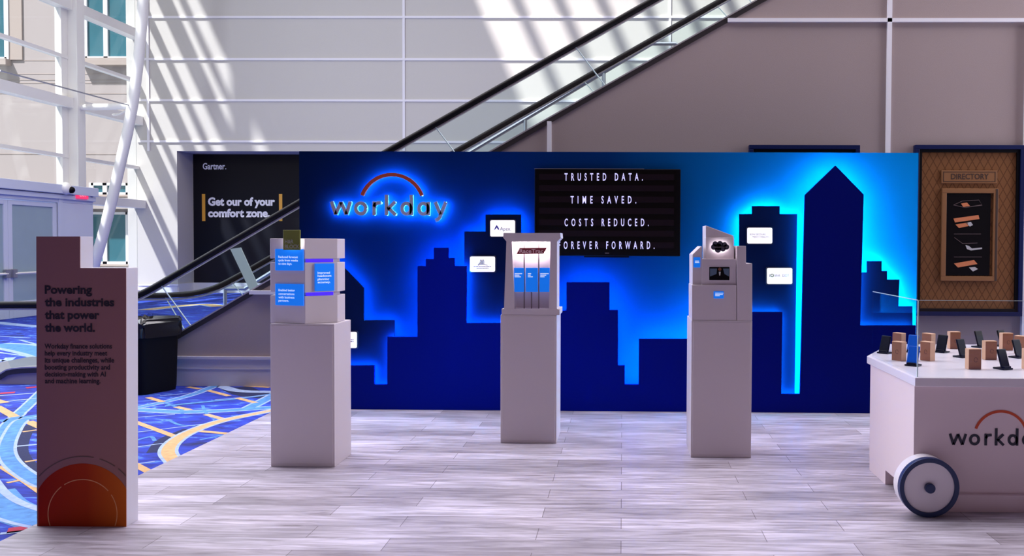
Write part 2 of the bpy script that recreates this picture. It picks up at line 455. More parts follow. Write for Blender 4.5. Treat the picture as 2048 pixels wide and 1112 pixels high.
# ------------------------------------------------------------------ floor
VX = pt(300, 941.5, Z=0).x
b = MB(); b.add([(-16, -5, 0), (11, -5, 0), (11, Y_BACK + 1.2, 0), (-16, Y_BACK + 1.2, 0)], [(0, 1, 2, 3)], 0)
def band(pxs, wd, mi, z=.0006):
    q = [pt(x, y, Z=0) for x, y in pxs]
    # smooth the polyline (Catmull-Rom)
    P = [Vector((p.x, p.y)) for p in q]
    if len(P) > 2:
        E = [P[0] * 2 - P[1]] + P + [P[-1] * 2 - P[-2]]; out = []
        for i in range(1, len(E) - 2):
            for k in range(8):
                t = k / 8
                out.append(.5 * ((2 * E[i]) + (E[i + 1] - E[i - 1]) * t + (2 * E[i - 1] - 5 * E[i] + 4 * E[i + 1] - E[i + 2]) * t * t + (3 * E[i] - E[i - 1] - 3 * E[i + 1] + E[i + 2]) * t ** 3))
        P = out + [P[-1]]
    b.ribbon(P, wd, z, mi)
LT, PL, GO, DK, RD = 1, 2, 3, 4, 5
def edged(pxs, wd, core, edge, z=.0006):
    band(pxs, wd, edge, z); band(pxs, wd * .66, core, z + .0003)
# right of the totem
edged([(560, 818), (520, 826), (440, 843), (381, 864), (347, 885), (336, 905), (350, 925)], .14, GO, PL, .0022)
edged([(250, 819), (300, 821), (360, 824), (440, 822), (560, 814)], .17, LT, PL, .0016)
edged([(240, 822), (320, 806), (385, 789), (430, 772)], .12, LT, PL, .0010)
edged([(330, 812), (420, 803), (480, 797), (560, 786)], .10, LT, DK, .0012)
edged([(490, 820), (520, 805), (560, 784)], .15, LT, PL, .0014)
band([(440, 772), (480, 782), (560, 784)], .12, PL, .001)
for q in ([(296, 795), (326, 804)], [(416, 781), (458, 792)], [(474, 796), (512, 806)], [(352, 814), (380, 820)],
          [(262, 841), (352, 874)], [(412, 829), (452, 840)], [(395, 862), (460, 868)], [(262, 925), (300, 945)], [(375, 774), (400, 778)], [(490, 772), (540, 775)]):
    band(q, .06, GO, .0019)
for q in ([(320, 792), (395, 785)], [(262, 836), (350, 829)], [(262, 866), (330, 858), (410, 848)], [(262, 896), (325, 887)], [(430, 800), (540, 790)], [(262, 930), (310, 923)]):
    band(q, .022, PL, .0018)
for q in ([(330, 806), (360, 818), (365, 828)], [(405, 811), (412, 826), (425, 836)], [(262, 884), (300, 874), (310, 882)], [(400, 880), (440, 872), (470, 868)], [(340, 842), (360, 850), (390, 852)]):
    band(q, .03, LT, .0017)
band([(470, 775), (500, 787), (540, 792)], .3, DK, .0005)
band([(310, 905), (330, 880), (380, 858)], .12, DK, .0005)
# left of the totem
edged([(110, 828), (74, 836), (42, 842), (21, 872), (13, 903), (28, 931), (74, 963), (110, 975)], .13, LT, PL, .0022)
edged([(40, 828), (14, 850), (-6, 890), (-8, 930)], .11, LT, PL, .0012)
band([(80, 845), (50, 862), (36, 900), (52, 930), (90, 950)], .13, DK, .001)
edged([(-10, 960), (10, 985), (40, 1005), (90, 1023)], .05, PL, PL, .002)
band([(-20, 985), (10, 1015), (90, 1045)], .26, LT, .0009)
band([(-10, 1036), (30, 1048), (80, 1058)], .03, PL, .002)
edged([(30, 834), (55, 812), (90, 778)], .12, LT, PL, .0014)
band([(0, 843), (74, 832), (110, 826)], .15, LT, .0012)
for q in ([(-8, 813), (30, 834)], [(56, 843), (90, 858)], [(6, 931), (50, 958), (90, 985)], [(-10, 800), (10, 806)]):
    band(q, .08, GO, .0019)
for q in ([(8, 895), (90, 888)], [(-5, 805), (90, 795)], [(45, 864), (90, 858)], [(50, 924), (90, 918)], [(14, 966), (60, 957)], [(0, 1068), (70, 1060)], [(-5, 792), (90, 785)]):
    band(q, .04, GO if q[0][0] > 10 else PL, .0018)
for q in ([(52, 776), (74, 774)], [(0, 787), (30, 785)], [(15, 1062), (60, 1056)]): band(q, .1, RD, .0018)
# beyond the escalator
edged([(-20, 690), (30, 693), (80, 703), (120, 715)], .6, LT, PL, .0012)
band([(-10, 720), (10, 722), (22, 715)], .12, PL, .0014); band([(-10, 645), (40, 650), (90, 654)], .25, PL, .0014); band([(-10, 672), (60, 676)], .05, PL, .0014)
band([(40, 680), (85, 692)], .05, PL, .0016); band([(-10, 704), (80, 716)], .06, PL, .0016)
edged([(290, 620), (360, 612), (410, 609), (440, 613)], .5, GO, PL, .0014)
for k in range(26):
    x = random.uniform(-9, -2); y = random.uniform(10, 26); l = random.uniform(1, 4); a = random.uniform(-.5, .5)
    b.ribbon([(x, y), (x + l * math.cos(a), y + l * math.sin(a))], random.uniform(.06, .3), .0008 + k * .00003, random.choice((LT, LT, PL, DK)))
struct('floor', b, [M[k] for k in ('carpet_blue', 'carpet_light', 'carpet_pale', 'carpet_gold', 'carpet_dark', 'carpet_red')])
b = MB().box(VX, 8.5, .2, Y_WALL + .32, 0, .006)
struct('floor', b, M['vinyl'])

# ------------------------------------------------------------------ tall white wall with alcove, trims
YB = Y_BACK; YA = Y_BACK / .965
ax0, _, _, az1 = rect(355, 303, 1150, 590, YB); ax1 = pt(1150, 450, Y=YB).x
b = MB()
b.box(XL - .3, ax0, YB, YB + .3, 0, TOP); b.box(ax0, ax1, YB, YB + .3, az1, TOP); b.box(ax1, 11, YB, YB + .3, 0, TOP)
b.box(ax0 - .3, ax0, YB + .3, YA, 0, az1 + .3); b.box(ax1, ax1 + .3, YB + .3, YA, 0, az1 + .3); b.box(ax0, ax1, YB + .3, YA, az1, az1 + .3)
b.box(ax0 - .3, ax1 + .3, YA, YA + .2, 0, az1 + .3)
struct('wall_back', b, M['wall_paint'])
k = 0
for py in (-50, 34.5, 119, 201.5, 284):
    k += 1
    x0 = pt(276, py, Y=YB).x; _, _, z0, z1 = rect(300, py - 2.2, 1400, py + 2.2, YB)
    struct('trim_%d' % k, MB().box(x0, 10.9, YB - .035, YB, z0, z1), M['trim_white'])
for px, zl in ((297.5, 302), (808, 302), (1338.5, 302)):
    k += 1
    x0, x1, z0, _ = rect(px - 2.4, 250, px + 2.4, zl, YB)
    struct('trim_%d' % k, MB().box(x0, x1, YB - .03, YB, z0, TOP), M['trim_white'])
_, _, z0, z1 = rect(300, 569, 900, 588, YB)
b = MB().box(XL, ax0, YB - .03, YB, 0, z1); b.box(XL, ax0 + .03, YB - .05, YB, z1 - .06, z1)
b.box(ax0, ax0 + .03, YB, YA, 0, z1); b.box(ax0, ax1, YA - .05, YA, 0, z1)
struct('baseboard_back', b, M['trim_white'])

# printed banner in the alcove
gx0, gx1, gz0, gz1 = rect(387, 309, 740, 568, YA - .03)
g = thing('wall_banner', 'black wall banner about a comfort zone in the alcove beside the blue wall', 'banner', ((gx0 + gx1) / 2, YA - .03, gz0))
build('panel', MB().box(gx0, gx1, YA - .03, YA, gz0, gz1), M['banner_black'], g)
yb = YA - .034
for body_, x0, x1, base, cap, bo in (('Gartner', 405.5, 450, 338.5, 12, .02), ('.', 450.5, 452.5, 338.5, 12, 0), ('Get our of your', 416, 550, 410.5, 14.5, .045), ('comfort zone.', 416, 540, 433.5, 14.5, .045)):
    build('text_line', text(MB(), body_, x0, x1, base, cap, yb, bo), M['text_white'], g)
for x0, x1 in ((404, 410.5), (558, 564.5)):
    q = rect(x0, 388, x1, 442, yb)
    build('side_bar', MB().box(q[0], q[1], yb, YA - .03, q[2], q[3]), M['amber'], g)['label'] = 'amber bar'

# ------------------------------------------------------------------ glazed side wall
ZL = lambda px, py: pt(px, py, X=XL).z
Yc0 = XL * (pt(130, 240, X=XL).y / XL)
yc = pt(133, 240, X=XL).y
struct('wall_left', MB().box(XL - .3, XL, -5, 16.5, 0, TOP), M['wall_paint'])
n = 0
cx = pt(155.5, 240, Y=yc).x; ye = pt(171, 240, X=cx).y
for y0 in (yc, yc - 3.7, yc - 7.0):
    n += 1
    b = MB().box(XL - .1, cx, y0, y0 + (ye - yc), 0, TOP)
    b.box(XL - .12, XL + .05, y0 - .25, y0, 0, TOP)
    struct('column_%d' % n, b, M['steel_white'])
zs = [(ZL(60, 91), .045, .07), (ZL(80, 193), .13, .2), (ZL(70, 303), .045, .07), (ZL(130, 10), .13, .2)]
pit = zs[1][0] - zs[2][0]
zs += [(zs[3][0] + pit * j, .06 if j % 2 else .15, .1 if j % 2 else .26) for j in range(1, 7)]
zs += [(ZL(230, 405), .12, .26)]
for z, h, d in zs:
    n += 1
    struct('trim_%d' % (n + 40), MB().box(XL - .1, XL + d, 16.5, YB - .001, z - h, z + h), M['steel_white'])
panes = sorted(z for z, _, _ in zs)
for j, (ya, yb_) in enumerate(((16.5, yc - .25), (ye, YB))):
    struct('window_%d' % (j + 1), MB().box(XL - .03, XL - .015, ya, yb_, .1, TOP - .1), M['window_glass'])
struct('trim_30', MB().box(XL - .12, XL + .04, 16.5, YB - .001, 0, .14), M['steel_white'])
# slanted mast of the glazed wall with strut and tension rod
b = MB()
ym = (yc + ye) / 2
mp = [(150, 640), (168, 590), (189, 529), (206, 470), (224, 400), (240, 330), (255, 265), (267, 200), (277, 120), (284, 40), (288, -40), (290, -120), (290, -220)]
b.tube([pt(x, y, Y=ym) for x, y in mp if pt(x, y, Y=ym).z > -.05], .135, 14)
mast = thing('window_mast', 'white curved steel tube mast leaning in front of the glazed side wall', 'mast', (pt(150, 600, Y=ym).x, ym, 0))
build('tube', b, M['steel_white'], mast, smooth=True)
build('strut', MB().tube([pt(160, 214, Y=ym), pt(200, 214, Y=ym), pt(268, 212, Y=ym)], .085, 10), M['steel_white'], mast, smooth=True)
build('tension_rod', MB().tube([pt(262, 211, Y=ym), pt(244, 207, Y=ym - .4), pt(0, 141, Y=17.2)], .018, 6), M['steel_gray'], mast)
build('bracket', MB().tube([pt(226, 230, Y=ym + .2), pt(240, 228, Y=ym + .1), pt(266, 213, Y=ym)], .03, 6), M['steel_white'], mast)

# ------------------------------------------------------------------ door vestibule
YV = pt(186, 380, X=X_VES).y
zt = pt(60, 363, X=X_VES).z; zf = pt(60, 388.5, X=X_VES).z; zd = pt(60, 402.5, X=X_VES).z
b = MB(); ydoor = [pt(x, 500, X=X_VES).y for x in (-60, 20, 117)]
b.box(XL, X_VES, 13, YV, zd + .02, zt - .12); b.box(XL, X_VES + .10, 13, YV + .06, zt - .2, zt)
b.box(XL, X_VES + .05, 13, YV + .03, zf - .05, zf + .05)
b.box(X_VES - .25, X_VES, ydoor[2], YV, 0, zd + .02); b.box(XL, X_VES - .25, YV - .15, YV, 0, zd + .02)
b.box(X_VES - .25, X_VES, 13, 14.4, 0, zd + .02)
struct('wall_left', b, M['vestibule_white'], bevel=.01)
ylo = ydoor[1] - (ydoor[2] - ydoor[1])
for j, (ya, yb_) in enumerate(((ylo, ydoor[1]), (ydoor[1], ydoor[2]))):
    d = MB(); st = .12; X0, X1 = X_VES - .10, X_VES - .03
    zk = pt(70, 600, X=X_VES).z; zg = pt(70, 412, X=X_VES).z
    d.box(X0, X1, ya + .005, ya + st, 0.01, zd); d.box(X0, X1, yb_ - st, yb_ - .005, 0.01, zd)
    d.box(X0, X1, ya + st, yb_ - st, 0.01, zk); d.box(X0, X1, ya + st, yb_ - st, zg, zd)
    door = struct('door_%d' % (j + 1), d, M['vestibule_white'], bevel=.006)
    build('pane', MB().box(X0 + .03, X0 + .045, ya + st, yb_ - st, zk, zg), M['door_glass'], door)
    zb = pt(70, 545, X=X_VES).z
    build('push_bar', MB().tube([(X1 + .05, ya + .1, zb), (X1 + .05, yb_ - .1, zb)], .025, 8), M['steel_white'], door)
    yh = yb_ - .1 if j == 0 else ya + .1
    build('latch_box', MB().box(X1, X1 + .07, yh - .06, yh + .06, zb - .09, zb + .09), M['steel_gray'], door, bevel=.01)
# door frame
b = MB().box(X_VES - .02, X_VES + .022, ydoor[2], ydoor[2] + .12, 0, zd + .1)
struct('trim_31', b, M['vestibule_white'])
# exit sign and camera on the vestibule
ya, yb_ = pt(147, 391, X=X_VES).y, pt(169, 391, X=X_VES).y
za, zb = pt(158, 397.5, X=X_VES).z, pt(158, 384.5, X=X_VES).z
e = thing('exit_sign', 'small glowing red exit sign above the vestibule doors', 'exit sign', (X_VES + .05, (ya + yb_) / 2, za))
build('face', MB().box(X_VES + .05, X_VES + .09, ya, yb_, za, zb), M['exit_red'], e)
build('backplate', MB().box(X_VES, X_VES + .05, ya - .05, yb_ + .15, za + .05, zb + .12), M['steel_white'], e)
vs, fs = glyphs('EXIT', .02, 1.1); a0 = min(v[0] for v in vs); a1 = max(v[0] for v in vs)
b = MB().add([(X_VES + .093, ya + .08 + (yb_ - ya - .16) * (v[0] - a0) / (a1 - a0), za + .05 + v[1] / CAP * (zb - za - .1)) for v in vs], fs)
build('lettering', b, mat('exit_letters', (.9, .35, .4), .5, emit=(1, .45, .5), strength=.7), e)
cy_ = pt(123, 377, X=X_VES).y; cz_ = pt(123, 377, X=X_VES).z
c = thing('security_camera', 'round white security camera with black dome on the vestibule cornice', 'camera', (X_VES + .1, cy_, cz_ - .1))
b = MB()
def ball(mb, cx, cy, cz, r, seg=16, rings=10, sx=1, sy=1, sz=1, mi=0):
    vs = []; fs = []
    for i in range(rings + 1):
        t = math.pi * i / rings
        for k in range(seg):
            p = 2 * math.pi * k / seg
            vs.append((cx + r * sx * math.sin(t) * math.cos(p), cy + r * sy * math.sin(t) * math.sin(p), cz + r * sz * math.cos(t)))
    for i in range(rings):
        for k in range(seg):
            fs.append((i * seg + k, i * seg + (k + 1) % seg, (i + 1) * seg + (k + 1) % seg, (i + 1) * seg + k))
    return mb.add(vs, fs, mi)
build('housing', ball(MB(), X_VES + .10, cy_, cz_, .14, sx=.8), M['steel_white'], c, smooth=True)
build('dome', ball(MB(), X_VES + .20, cy_ + .03, cz_ - .03, .075), M['tv_black'], c, smooth=True)

# ------------------------------------------------------------------ neighbouring building beyond the glass
YN = 36.0
bx0 = pt(-260, 300, Y=YN).x; bx1 = pt(420, 300, Y=YN).x
bl = thing('neighbouring_building', 'beige stucco building with teal windows outside the glazed wall', 'building', ((bx0 + bx1) / 2, YN + 1, -.3))
build('wall', MB().box(bx0, bx1, YN, YN + 2, -.3, 22), M['stucco'], bl)
def outside_window(x0, y0, x1, y1, mulls, sill):
    q = rect(x0, y0, x1, y1, YN)
    b = MB(); t = .11
    b.box(q[0], q[1], YN - .1, YN, q[3] - t, q[3]); b.box(q[0], q[1], YN - .1, YN, q[2], q[2] + t)
    for mx in [x0, x1] + mulls:
        xx = pt(mx, (y0 + y1) / 2, Y=YN).x; b.box(xx - .09, xx + .09, YN - .1, YN, q[2], q[3])
    f = build('window', b, M['trim_white'], bl)
    build('pane', MB().box(q[0], q[1], YN - .03, YN - .001, q[2], q[3]), M['teal_pane'], f)
    if sill:
        s = rect(x0 - 4, y1, x1 + 8, y1 + sill, YN)
        build('sill', MB().box(s[0], s[1], YN - .35, YN, s[2], s[3]), M['stucco_dark'], bl)
outside_window(-60, -60, 15, 120, [-25], 12)
outside_window(172, -60, 259, 119, [213], 14)
outside_window(185, 366, 258, 390, [212], 4)
outside_window(182, 424, 258, 528, [212], 4)
q = rect(16, -60, 45, 120, YN)
build('pier', MB().box(q[0], q[1], YN - .06, YN, q[2], q[3]), M['stucco_dark'], bl)
q = rect(259, -60, 272, 119, YN)
build('pier', MB().box(q[0], q[1], YN - .06, YN, q[2], q[3]), M['stucco_dark'], bl)
q = rect(-200, 396, 300, 418, YN)
build('ledge', MB().box(bx0, bx1, YN - .6, YN, q[2], q[3]), M['stucco'], bl)
for py in (121, 148, 160, 166, 187, 308):
    q = rect(-200, py - .5, 300, py + .5, YN)
    build('joint', MB().box(bx0, bx1, YN - .012, YN, q[2], q[3]), M['stucco_dark'], bl)

# ------------------------------------------------------------------ escalator
YE = Y_ESC; YEF = YE * 661 / 799 ** 1.0 if False else YE * 799 / 661
SL = .569
def up(px0, py0, px1, py1, Y, n=2):
    return [pt(px0 + (px1 - px0) * i / (n - 1), py0 + (py1 - py0) * i / (n - 1), Y=Y) for i in range(n)]
esc = thing('escalator', 'escalator with black handrails and glass sides rising behind the blue wall', 'escalator', (pt(300, 700, Y=YE).x, (YE + YEF) / 2, 0))
def smooth_path(P, it=3):
    P = [Vector(p) for p in P]
    for _ in range(it):
        Q = [P[0]]
        for i in range(len(P) - 1):
            Q += [P[i] * .75 + P[i + 1] * .25, P[i] * .25 + P[i + 1] * .75]
        P = Q + [P[-1]]
    return P
yh = YE + .05
near = [pt(-32, 733, Y=yh), pt(-50, 732, Y=yh), pt(-75, 726, Y=yh), pt(-108, 700, Y=yh), pt(-112, 668, Y=yh), pt(-105, 636, Y=yh), pt(-70, 612, Y=yh), pt(0, 609, Y=yh), pt(150, 609, Y=yh),
        pt(225, 608, Y=yh), pt(285, 588, Y=yh), pt(340, 556, Y=yh), pt(598, 405, Y=yh), pt(776, 302, Y=yh), pt(1307, 0, Y=yh), pt(1483, -100, Y=yh)]
def rail(path, name='handrail', r=.036):
    return build(name, MB().tube(smooth_path(path), r, 10), M['black_rubber'], esc, smooth=True)
rail(near)
far = [pt(215, 676, Y=YEF), pt(175, 672, Y=YEF), pt(140, 656, Y=YEF), pt(136, 630, Y=YEF), pt(150, 602, Y=YEF), pt(185, 592, Y=YEF), pt(220, 591, Y=YEF), pt(330, 591, Y=YEF), pt(385, 588, Y=YEF), pt(428, 577, Y=YEF), pt(470, 556, Y=YEF), pt(540, 516, Y=YEF), pt(914, 301, Y=YEF), pt(1443, 0, Y=YEF), pt(1620, -100, Y=YEF)]
rail(far)
# light metal profile under the rubber
def offset(path, dz, n0): return [Vector((p.x, p.y, p.z + dz)) for p in path[n0:]]
build('rail_profile', MB().tube(smooth_path(offset(near, -.05, 7)), .014, 6), M['deck_metal'], esc)
build('rail_profile', MB().tube(smooth_path(offset(far, -.055, 6)), .014, 6), M['deck_metal'], esc)
# deck along the foot of the near glass: flat, then sloping
deckC = [pt(-2, 750, Y=YE), pt(22, 735, Y=YE), pt(150, 735, Y=YE), pt(225, 735, Y=YE), pt(262, 722, Y=YE), pt(388, 649, Y=YE), pt(540, 559, Y=YE), pt(985, 300, Y=YE), pt(1515, 0, Y=YE), pt(1690, -100, Y=YE)]
dk = smooth_path(deckC, 2)
b = MB()
b.stroke([(p.x, p.z - .03) for p in dk], .055, YE - .012, YE + .10)
build('skirt_deck', b, M['black_deck'], esc)
b = MB().stroke([(p.x, p.z + .004) for p in dk], .014, YE - .014, YE + .10)
build('deck_edge', b, M['deck_metal'], esc)
# near glass
def glass_strip(lo, hi, Y, i0, i1, name='glass_panel'):
    return None
def zat(path, x):
    for a, c in zip(path[:-1], path[1:]):
        if min(a.x, c.x) <= x <= max(a.x, c.x) and abs(c.x - a.x) > 1e-6:
            return a.z + (c.z - a.z) * (x - a.x) / (c.x - a.x)
    return None
nr = smooth_path(near[6:]); fr = smooth_path(far[6:])
def panel(hi, lo, xa, xb, Y, lean, th=.012):
    """glass between the handrail and the deck from xa to xb (at the top), end edges leaning across the slope"""
    N = 14; T = []; Bt = []
    for i in range(N + 1):
        x = xa + (xb - xa) * i / N
        za = zat(hi, x); T.append((x, za - .03))
    for i in range(N + 1):
        x = xa + lean + (xb - xa) * i / N
        zb_ = zat(lo, x); Bt.append((x, zb_))
    build('glass_panel', MB().prism_y(T + Bt[::-1], Y, Y + th), M['glass'], esc)
def seam(hi, lo, x, Y, lean):
    a = Vector((x, Y - .004, zat(hi, x) - .03)); c = Vector((x + lean, Y - .004, zat(lo, x + lean)))
    build('glass_seam', MB().tube([a, c], .007, 5), M['glass_edge'], esc)
LEAN = .33
xs = [pt(-60, 650, Y=yh).x, pt(120, 650, Y=yh).x]
xs = [pt(p_, 400, Y=yh).x for p_ in (-40, 120, 322, 600, 871, 1150, 1440)]
dkl = [Vector((-9, 0, dk[4].z))] + dk[4:]
for i in range(len(xs) - 1):
    panel(nr, dkl, xs[i], xs[i + 1], YE + .045, LEAN if i > 0 else LEAN)
    seam(nr, dkl, xs[i + 1], YE + .045, LEAN)
# far glass and far deck
deckF = [Vector((p.x * YEF / YE - 0, YEF, 0)) for p in dk]
dF = [pt(150, 698, Y=YEF), pt(300, 697, Y=YEF), pt(395, 690, Y=YEF), pt(470, 655, Y=YEF), pt(560, 600, Y=YEF), pt(914, 397, Y=YEF), pt(1443, 96, Y=YEF), pt(1620, -4, Y=YEF)]
dFs = smooth_path(dF)
xs = [pt(p_, 400, Y=YEF).x for p_ in (226, 330, 462, 760, 1166, 1430)]
for i in range(len(xs) - 1):
    panel(fr, dFs, xs[i], xs[i + 1], YEF, .36)
    seam(fr, dFs, xs[i + 1], YEF, .36)
b = MB().stroke([(p.x, p.z - .03) for p in dFs], .06, YEF - .08, YEF + .06)
build('skirt_deck', b, M['black_deck'], esc)
# opaque pale plate, painted stand-in for sunlight mirrored in the far glass
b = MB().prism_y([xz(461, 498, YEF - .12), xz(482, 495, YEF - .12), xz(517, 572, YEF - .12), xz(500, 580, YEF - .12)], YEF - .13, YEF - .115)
build('glare_plate', b, mat('glare_tone', (.42, .50, .52), .25), esc)
# body below and moving steps
zf0 = pt(150, 735, Y=YE).z
b = MB()
x_k = pt(225, 735, Y=YE).x; x_t = dk[-1].x; z_t = dk[-1].z
lowz = lambda x: max(0.0, (x - x_k) * SL - .9)
b.prism_y([(x_k - 2.2, .012), (x_k + 1.6, .012), (x_t, lowz(x_t)), (x_t, z_t - .35), (x_k + .5, .06), (x_k - 2.2, .06)], YE + .16, YEF - .1)
build('truss', b, M['step_metal'], esc)
b = MB(); run, rise = .40, .40 * SL
x = x_k + .3; z = .07
while x < x_t - .1:
    b.box(x, x + run + .02, YE + .2, YEF - .14, z - .12, z + .1); x += run; z += rise
build('steps', b, M['step_metal'], esc)
# base cheek panel at the foot, left of the totem
b = MB().prism_y([xz(-22, 768, YE), xz(-8, 756, YE), xz(22, 739, YE), xz(222, 739, YE), xz(260, 730, YE), xz(260, 772.5, YE), xz(-22, 772.5, YE)], YE + .0, YE + .10)
for v in range(len(b.v)):
    if b.v[v][2] < .03: b.v[v] = (b.v[v][0], b.v[v][1], .002)
build('base_cheek', b, mat('cheek_gray', (.36, .31, .34), .5), esc, bevel=.006)

# stair beyond the escalator with its steel handrail
YS = 13.4
st = thing('staircase', 'plain stair behind the escalator with thin grey steel handrail', 'staircase', (pt(500, 640, Y=YS).x, YS + .5, 0))
hr = [pt(450, 612, Y=YS), pt(450, 577, Y=YS), pt(490, 577, Y=YS), pt(540, 546, Y=YS), pt(945, 301, Y=YS), pt(1303, 87.5, Y=YS), pt(1352, 87.5, Y=YS), pt(1356, 92, Y=YS), pt(1356, 110, Y=YS)]
build('handrail', MB().tube(hr[1:], .032, 8), M['steel_gray'], st)
for px, py in ((450, 577), (744, 424), (1050.5, 240), (1207.5, 147), (1354, 88)):
    p0 = pt(px, py, Y=YS); zz = max(0, p0.z - .98)
    build('post', MB().tube([(p0.x, YS, zz), p0], .03, 8), M['steel_gray'], st)
b = MB(); a = pt(490, 577, Y=YS); c = pt(1303, 87.5, Y=YS); nst = 24
for i in range(nst):
    x0 = a.x + (c.x - a.x) * i / nst; x1 = a.x + (c.x - a.x) * (i + 1) / nst; zz = (c.z - a.z) * (i + 1) / nst
    b.box(x0, x1 + .02, YS - .02, YS + 1.4, max(0.004, zz - .5), zz)
build('steps', b, M['wall_fabric'], st)
build('landing', MB().box(c.x, c.x + 2.5, YS - .02, YS + 1.4, c.z - a.z - .3, c.z - a.z), M['wall_fabric'], st)

# ------------------------------------------------------------------ fabric wall under the escalator
cl = [(p.x, p.z - .055) for p in dk if p.x > pt(300, 700, Y=YE).x]
cl = [c_ for c_ in cl if c_[1] < TOP]
b = MB().prism_y([(cl[0][0], .0)] + cl + [(10.9, cl[-1][1]), (10.9, .0)], YE, YE + .12)
struct('wall_right', b, M['wall_fabric'])
def wtrim(name, x0, y0, x1, y1, d=.03, floor=False):
    q = rect(x0, y0, x1, y1, YE)
    return struct(name, MB().box(q[0], q[1], YE - d, YE, 0 if floor else q[2], q[3]), M['trim_white'])
wtrim('trim_11', 1094, 243, 1102.5, 700, floor=True)
wtrim('trim_12', 1770, -60, 1779, 700, floor=True)
wtrim('trim_13', 1455, 37.5, 2300, 45)
wtrim('trim_14', 2044.5, 50, 2053, 700, .05, floor=True)
wtrim('trim_15', 503, 581, 640, 588.5, .06)
q = rect(382, 717, 1900, 772, YE)
b = MB().box(pt(330, 740, Y=YE).x, 10.9, YE - .02, YE, 0, q[3] - .03)
b.box(pt(330, 740, Y=YE).x, 10.9, YE - .04, YE, q[3] - .03, q[3])
z2 = pt(460, 737, Y=YE).z
b.box(pt(330, 740, Y=YE).x, 10.9, YE - .028, YE, z2 - .006, z2 + .006)
struct('baseboard_right', b, mat('baseboard_paint', (.58, .52, .56), .6))

# ------------------------------------------------------------------ rest of the hall
struct('wall_rear', MB().box(-15.6, 11, -5.2, -5, 0, TOP), mat('rear_paint', (.16, .09, .085), .8))
struct('wall_side', MB().box(11, 11.2, -5, YB + .3, 0, TOP), M['wall_fabric'])
sk = (-7.75, 2.4, 20.6, YB - .0)
b = MB(); T0, T1 = TOP, TOP + .25
b.box(-15.6, 11.2, -5.2, sk[2], T0, T1); b.box(-15.6, sk[0], sk[2], YB + .3, T0, T1); b.box(sk[1], 11.2, sk[2], YB + .3, T0, T1)
struct('ceiling', b, M['ceiling_white'])
for i in range(7):
    xx = sk[0] + (i + 1) * (sk[1] - sk[0]) / 8
    struct('beam_%d' % (i + 1), MB().box(xx - .13, xx + .13, sk[2], YB, T0 - .05, T0 + .25), M['steel_white'])
struct('beam_8', MB().box(sk[0], sk[1], 22.6, 22.85, T0 - .02, T0 + .22), M['steel_white'])

# ------------------------------------------------------------------ blue display wall
YF = Y_WALL; YM = YF + .085; YP = YF + .185
wx0 = pt(599.5, 560, Y=YF).x; wx1 = pt(1833, 560, Y=YF).x; wz1 = pt(1215, 304, Y=YF).z
M['print_sky'] = ramp_mat('print_sky', 'X', wx0, wx1, [(0, (.0005, .008, .045)), (.3, (.0005, .016, .10)), (.5, (.0005, .028, .14)), (.8, (.0005, .15, .42)), (1, (.0005, .25, .62))], .7, .03)
M['print_front'] = ramp_mat('print_front', 'X', wx0, wx1, [(0, (.001, .005, .12)), (.25, (.0005, .008, .30)), (.75, (.001, .004, .15)), (1, (.0005, .004, .12))], .7, .04)
M['print_mid'] = mat('print_mid', (.0008, .008, .055), .6, spec=.06)
dw = thing('display_wall', 'blue backlit display wall with layered city skyline cutouts', 'display wall', ((wx0 + wx1) / 2, YF, 0))
bw0 = pt(599.5, 560, Y=YP).x; bw1 = pt(1834.5, 480, Y=YP).x; wz1 = pt(1215, 304, Y=YP).z
build('backdrop', MB().box(bw0, bw1, YP, YP + .09, .008, wz1), M['print_sky'], dw)
build('base_frame', MB().box(wx0, wx1, YF + .028, YP, .008, .06), M['print_front'], dw)
front = [(600, 732), (748.5, 731), (748.5, 769), (774.5, 769), (774.5, 674), (835, 674), (835, 532), (851.5, 532), (851.5, 518), (867.5, 518), (867.5, 495.5), (897.5, 495.5),
         (897.5, 516), (909.5, 516), (909.5, 532), (933.5, 532), (932.5, 646), (1060, 646), (1060, 621.5), (1133, 621.5), (1133, 564.5), (1219, 564.5), (1219, 620), (1236, 620), (1236, 731), (1249.5, 731), (1249.5, 769),
         (1277.5, 769), (1278, 678), (1374.5, 678), (1374.5, 785), (1400, 785), (1400, 624), (1565, 624), (1562.5, 788), (1600, 788), (1610, 390), (1671, 331), (1727.5, 389), (1720.5, 651), (1833, 651)]
fo = poly(front, YF)
fo[0] = (wx0, fo[0][1]); fo[-1] = (wx1, fo[-1][1])
build('skyline_front', MB().prism_y(fo + [(wx1, .008), (wx0, .008)], YF, YF + .028), M['print_front'], dw)
mids = {'skyline_house': [(608, 545), (652, 501), (692, 539), (727.5, 576), (727.5, 640.5), (789, 640.5), (789, 800), (608, 800)],
        'skyline_stepped_tower': [(928.5, 463), (971, 463), (971, 429), (1042, 429), (1042, 720), (928.5, 720)],
        'skyline_broad_tower': [(1478.5, 428), (1504, 428), (1504, 412), (1559.5, 412), (1559.5, 428), (1594.5, 428), (1589, 812), (1478.5, 812)],
        'skyline_stair_tower': [(1712, 544.5), (1734, 544.5), (1734, 522), (1763.5, 522), (1763.5, 542), (1774.5, 542), (1774.5, 559), (1799, 559), (1797, 612.5), (1825, 612.5), (1825, 700), (1712, 700)]}
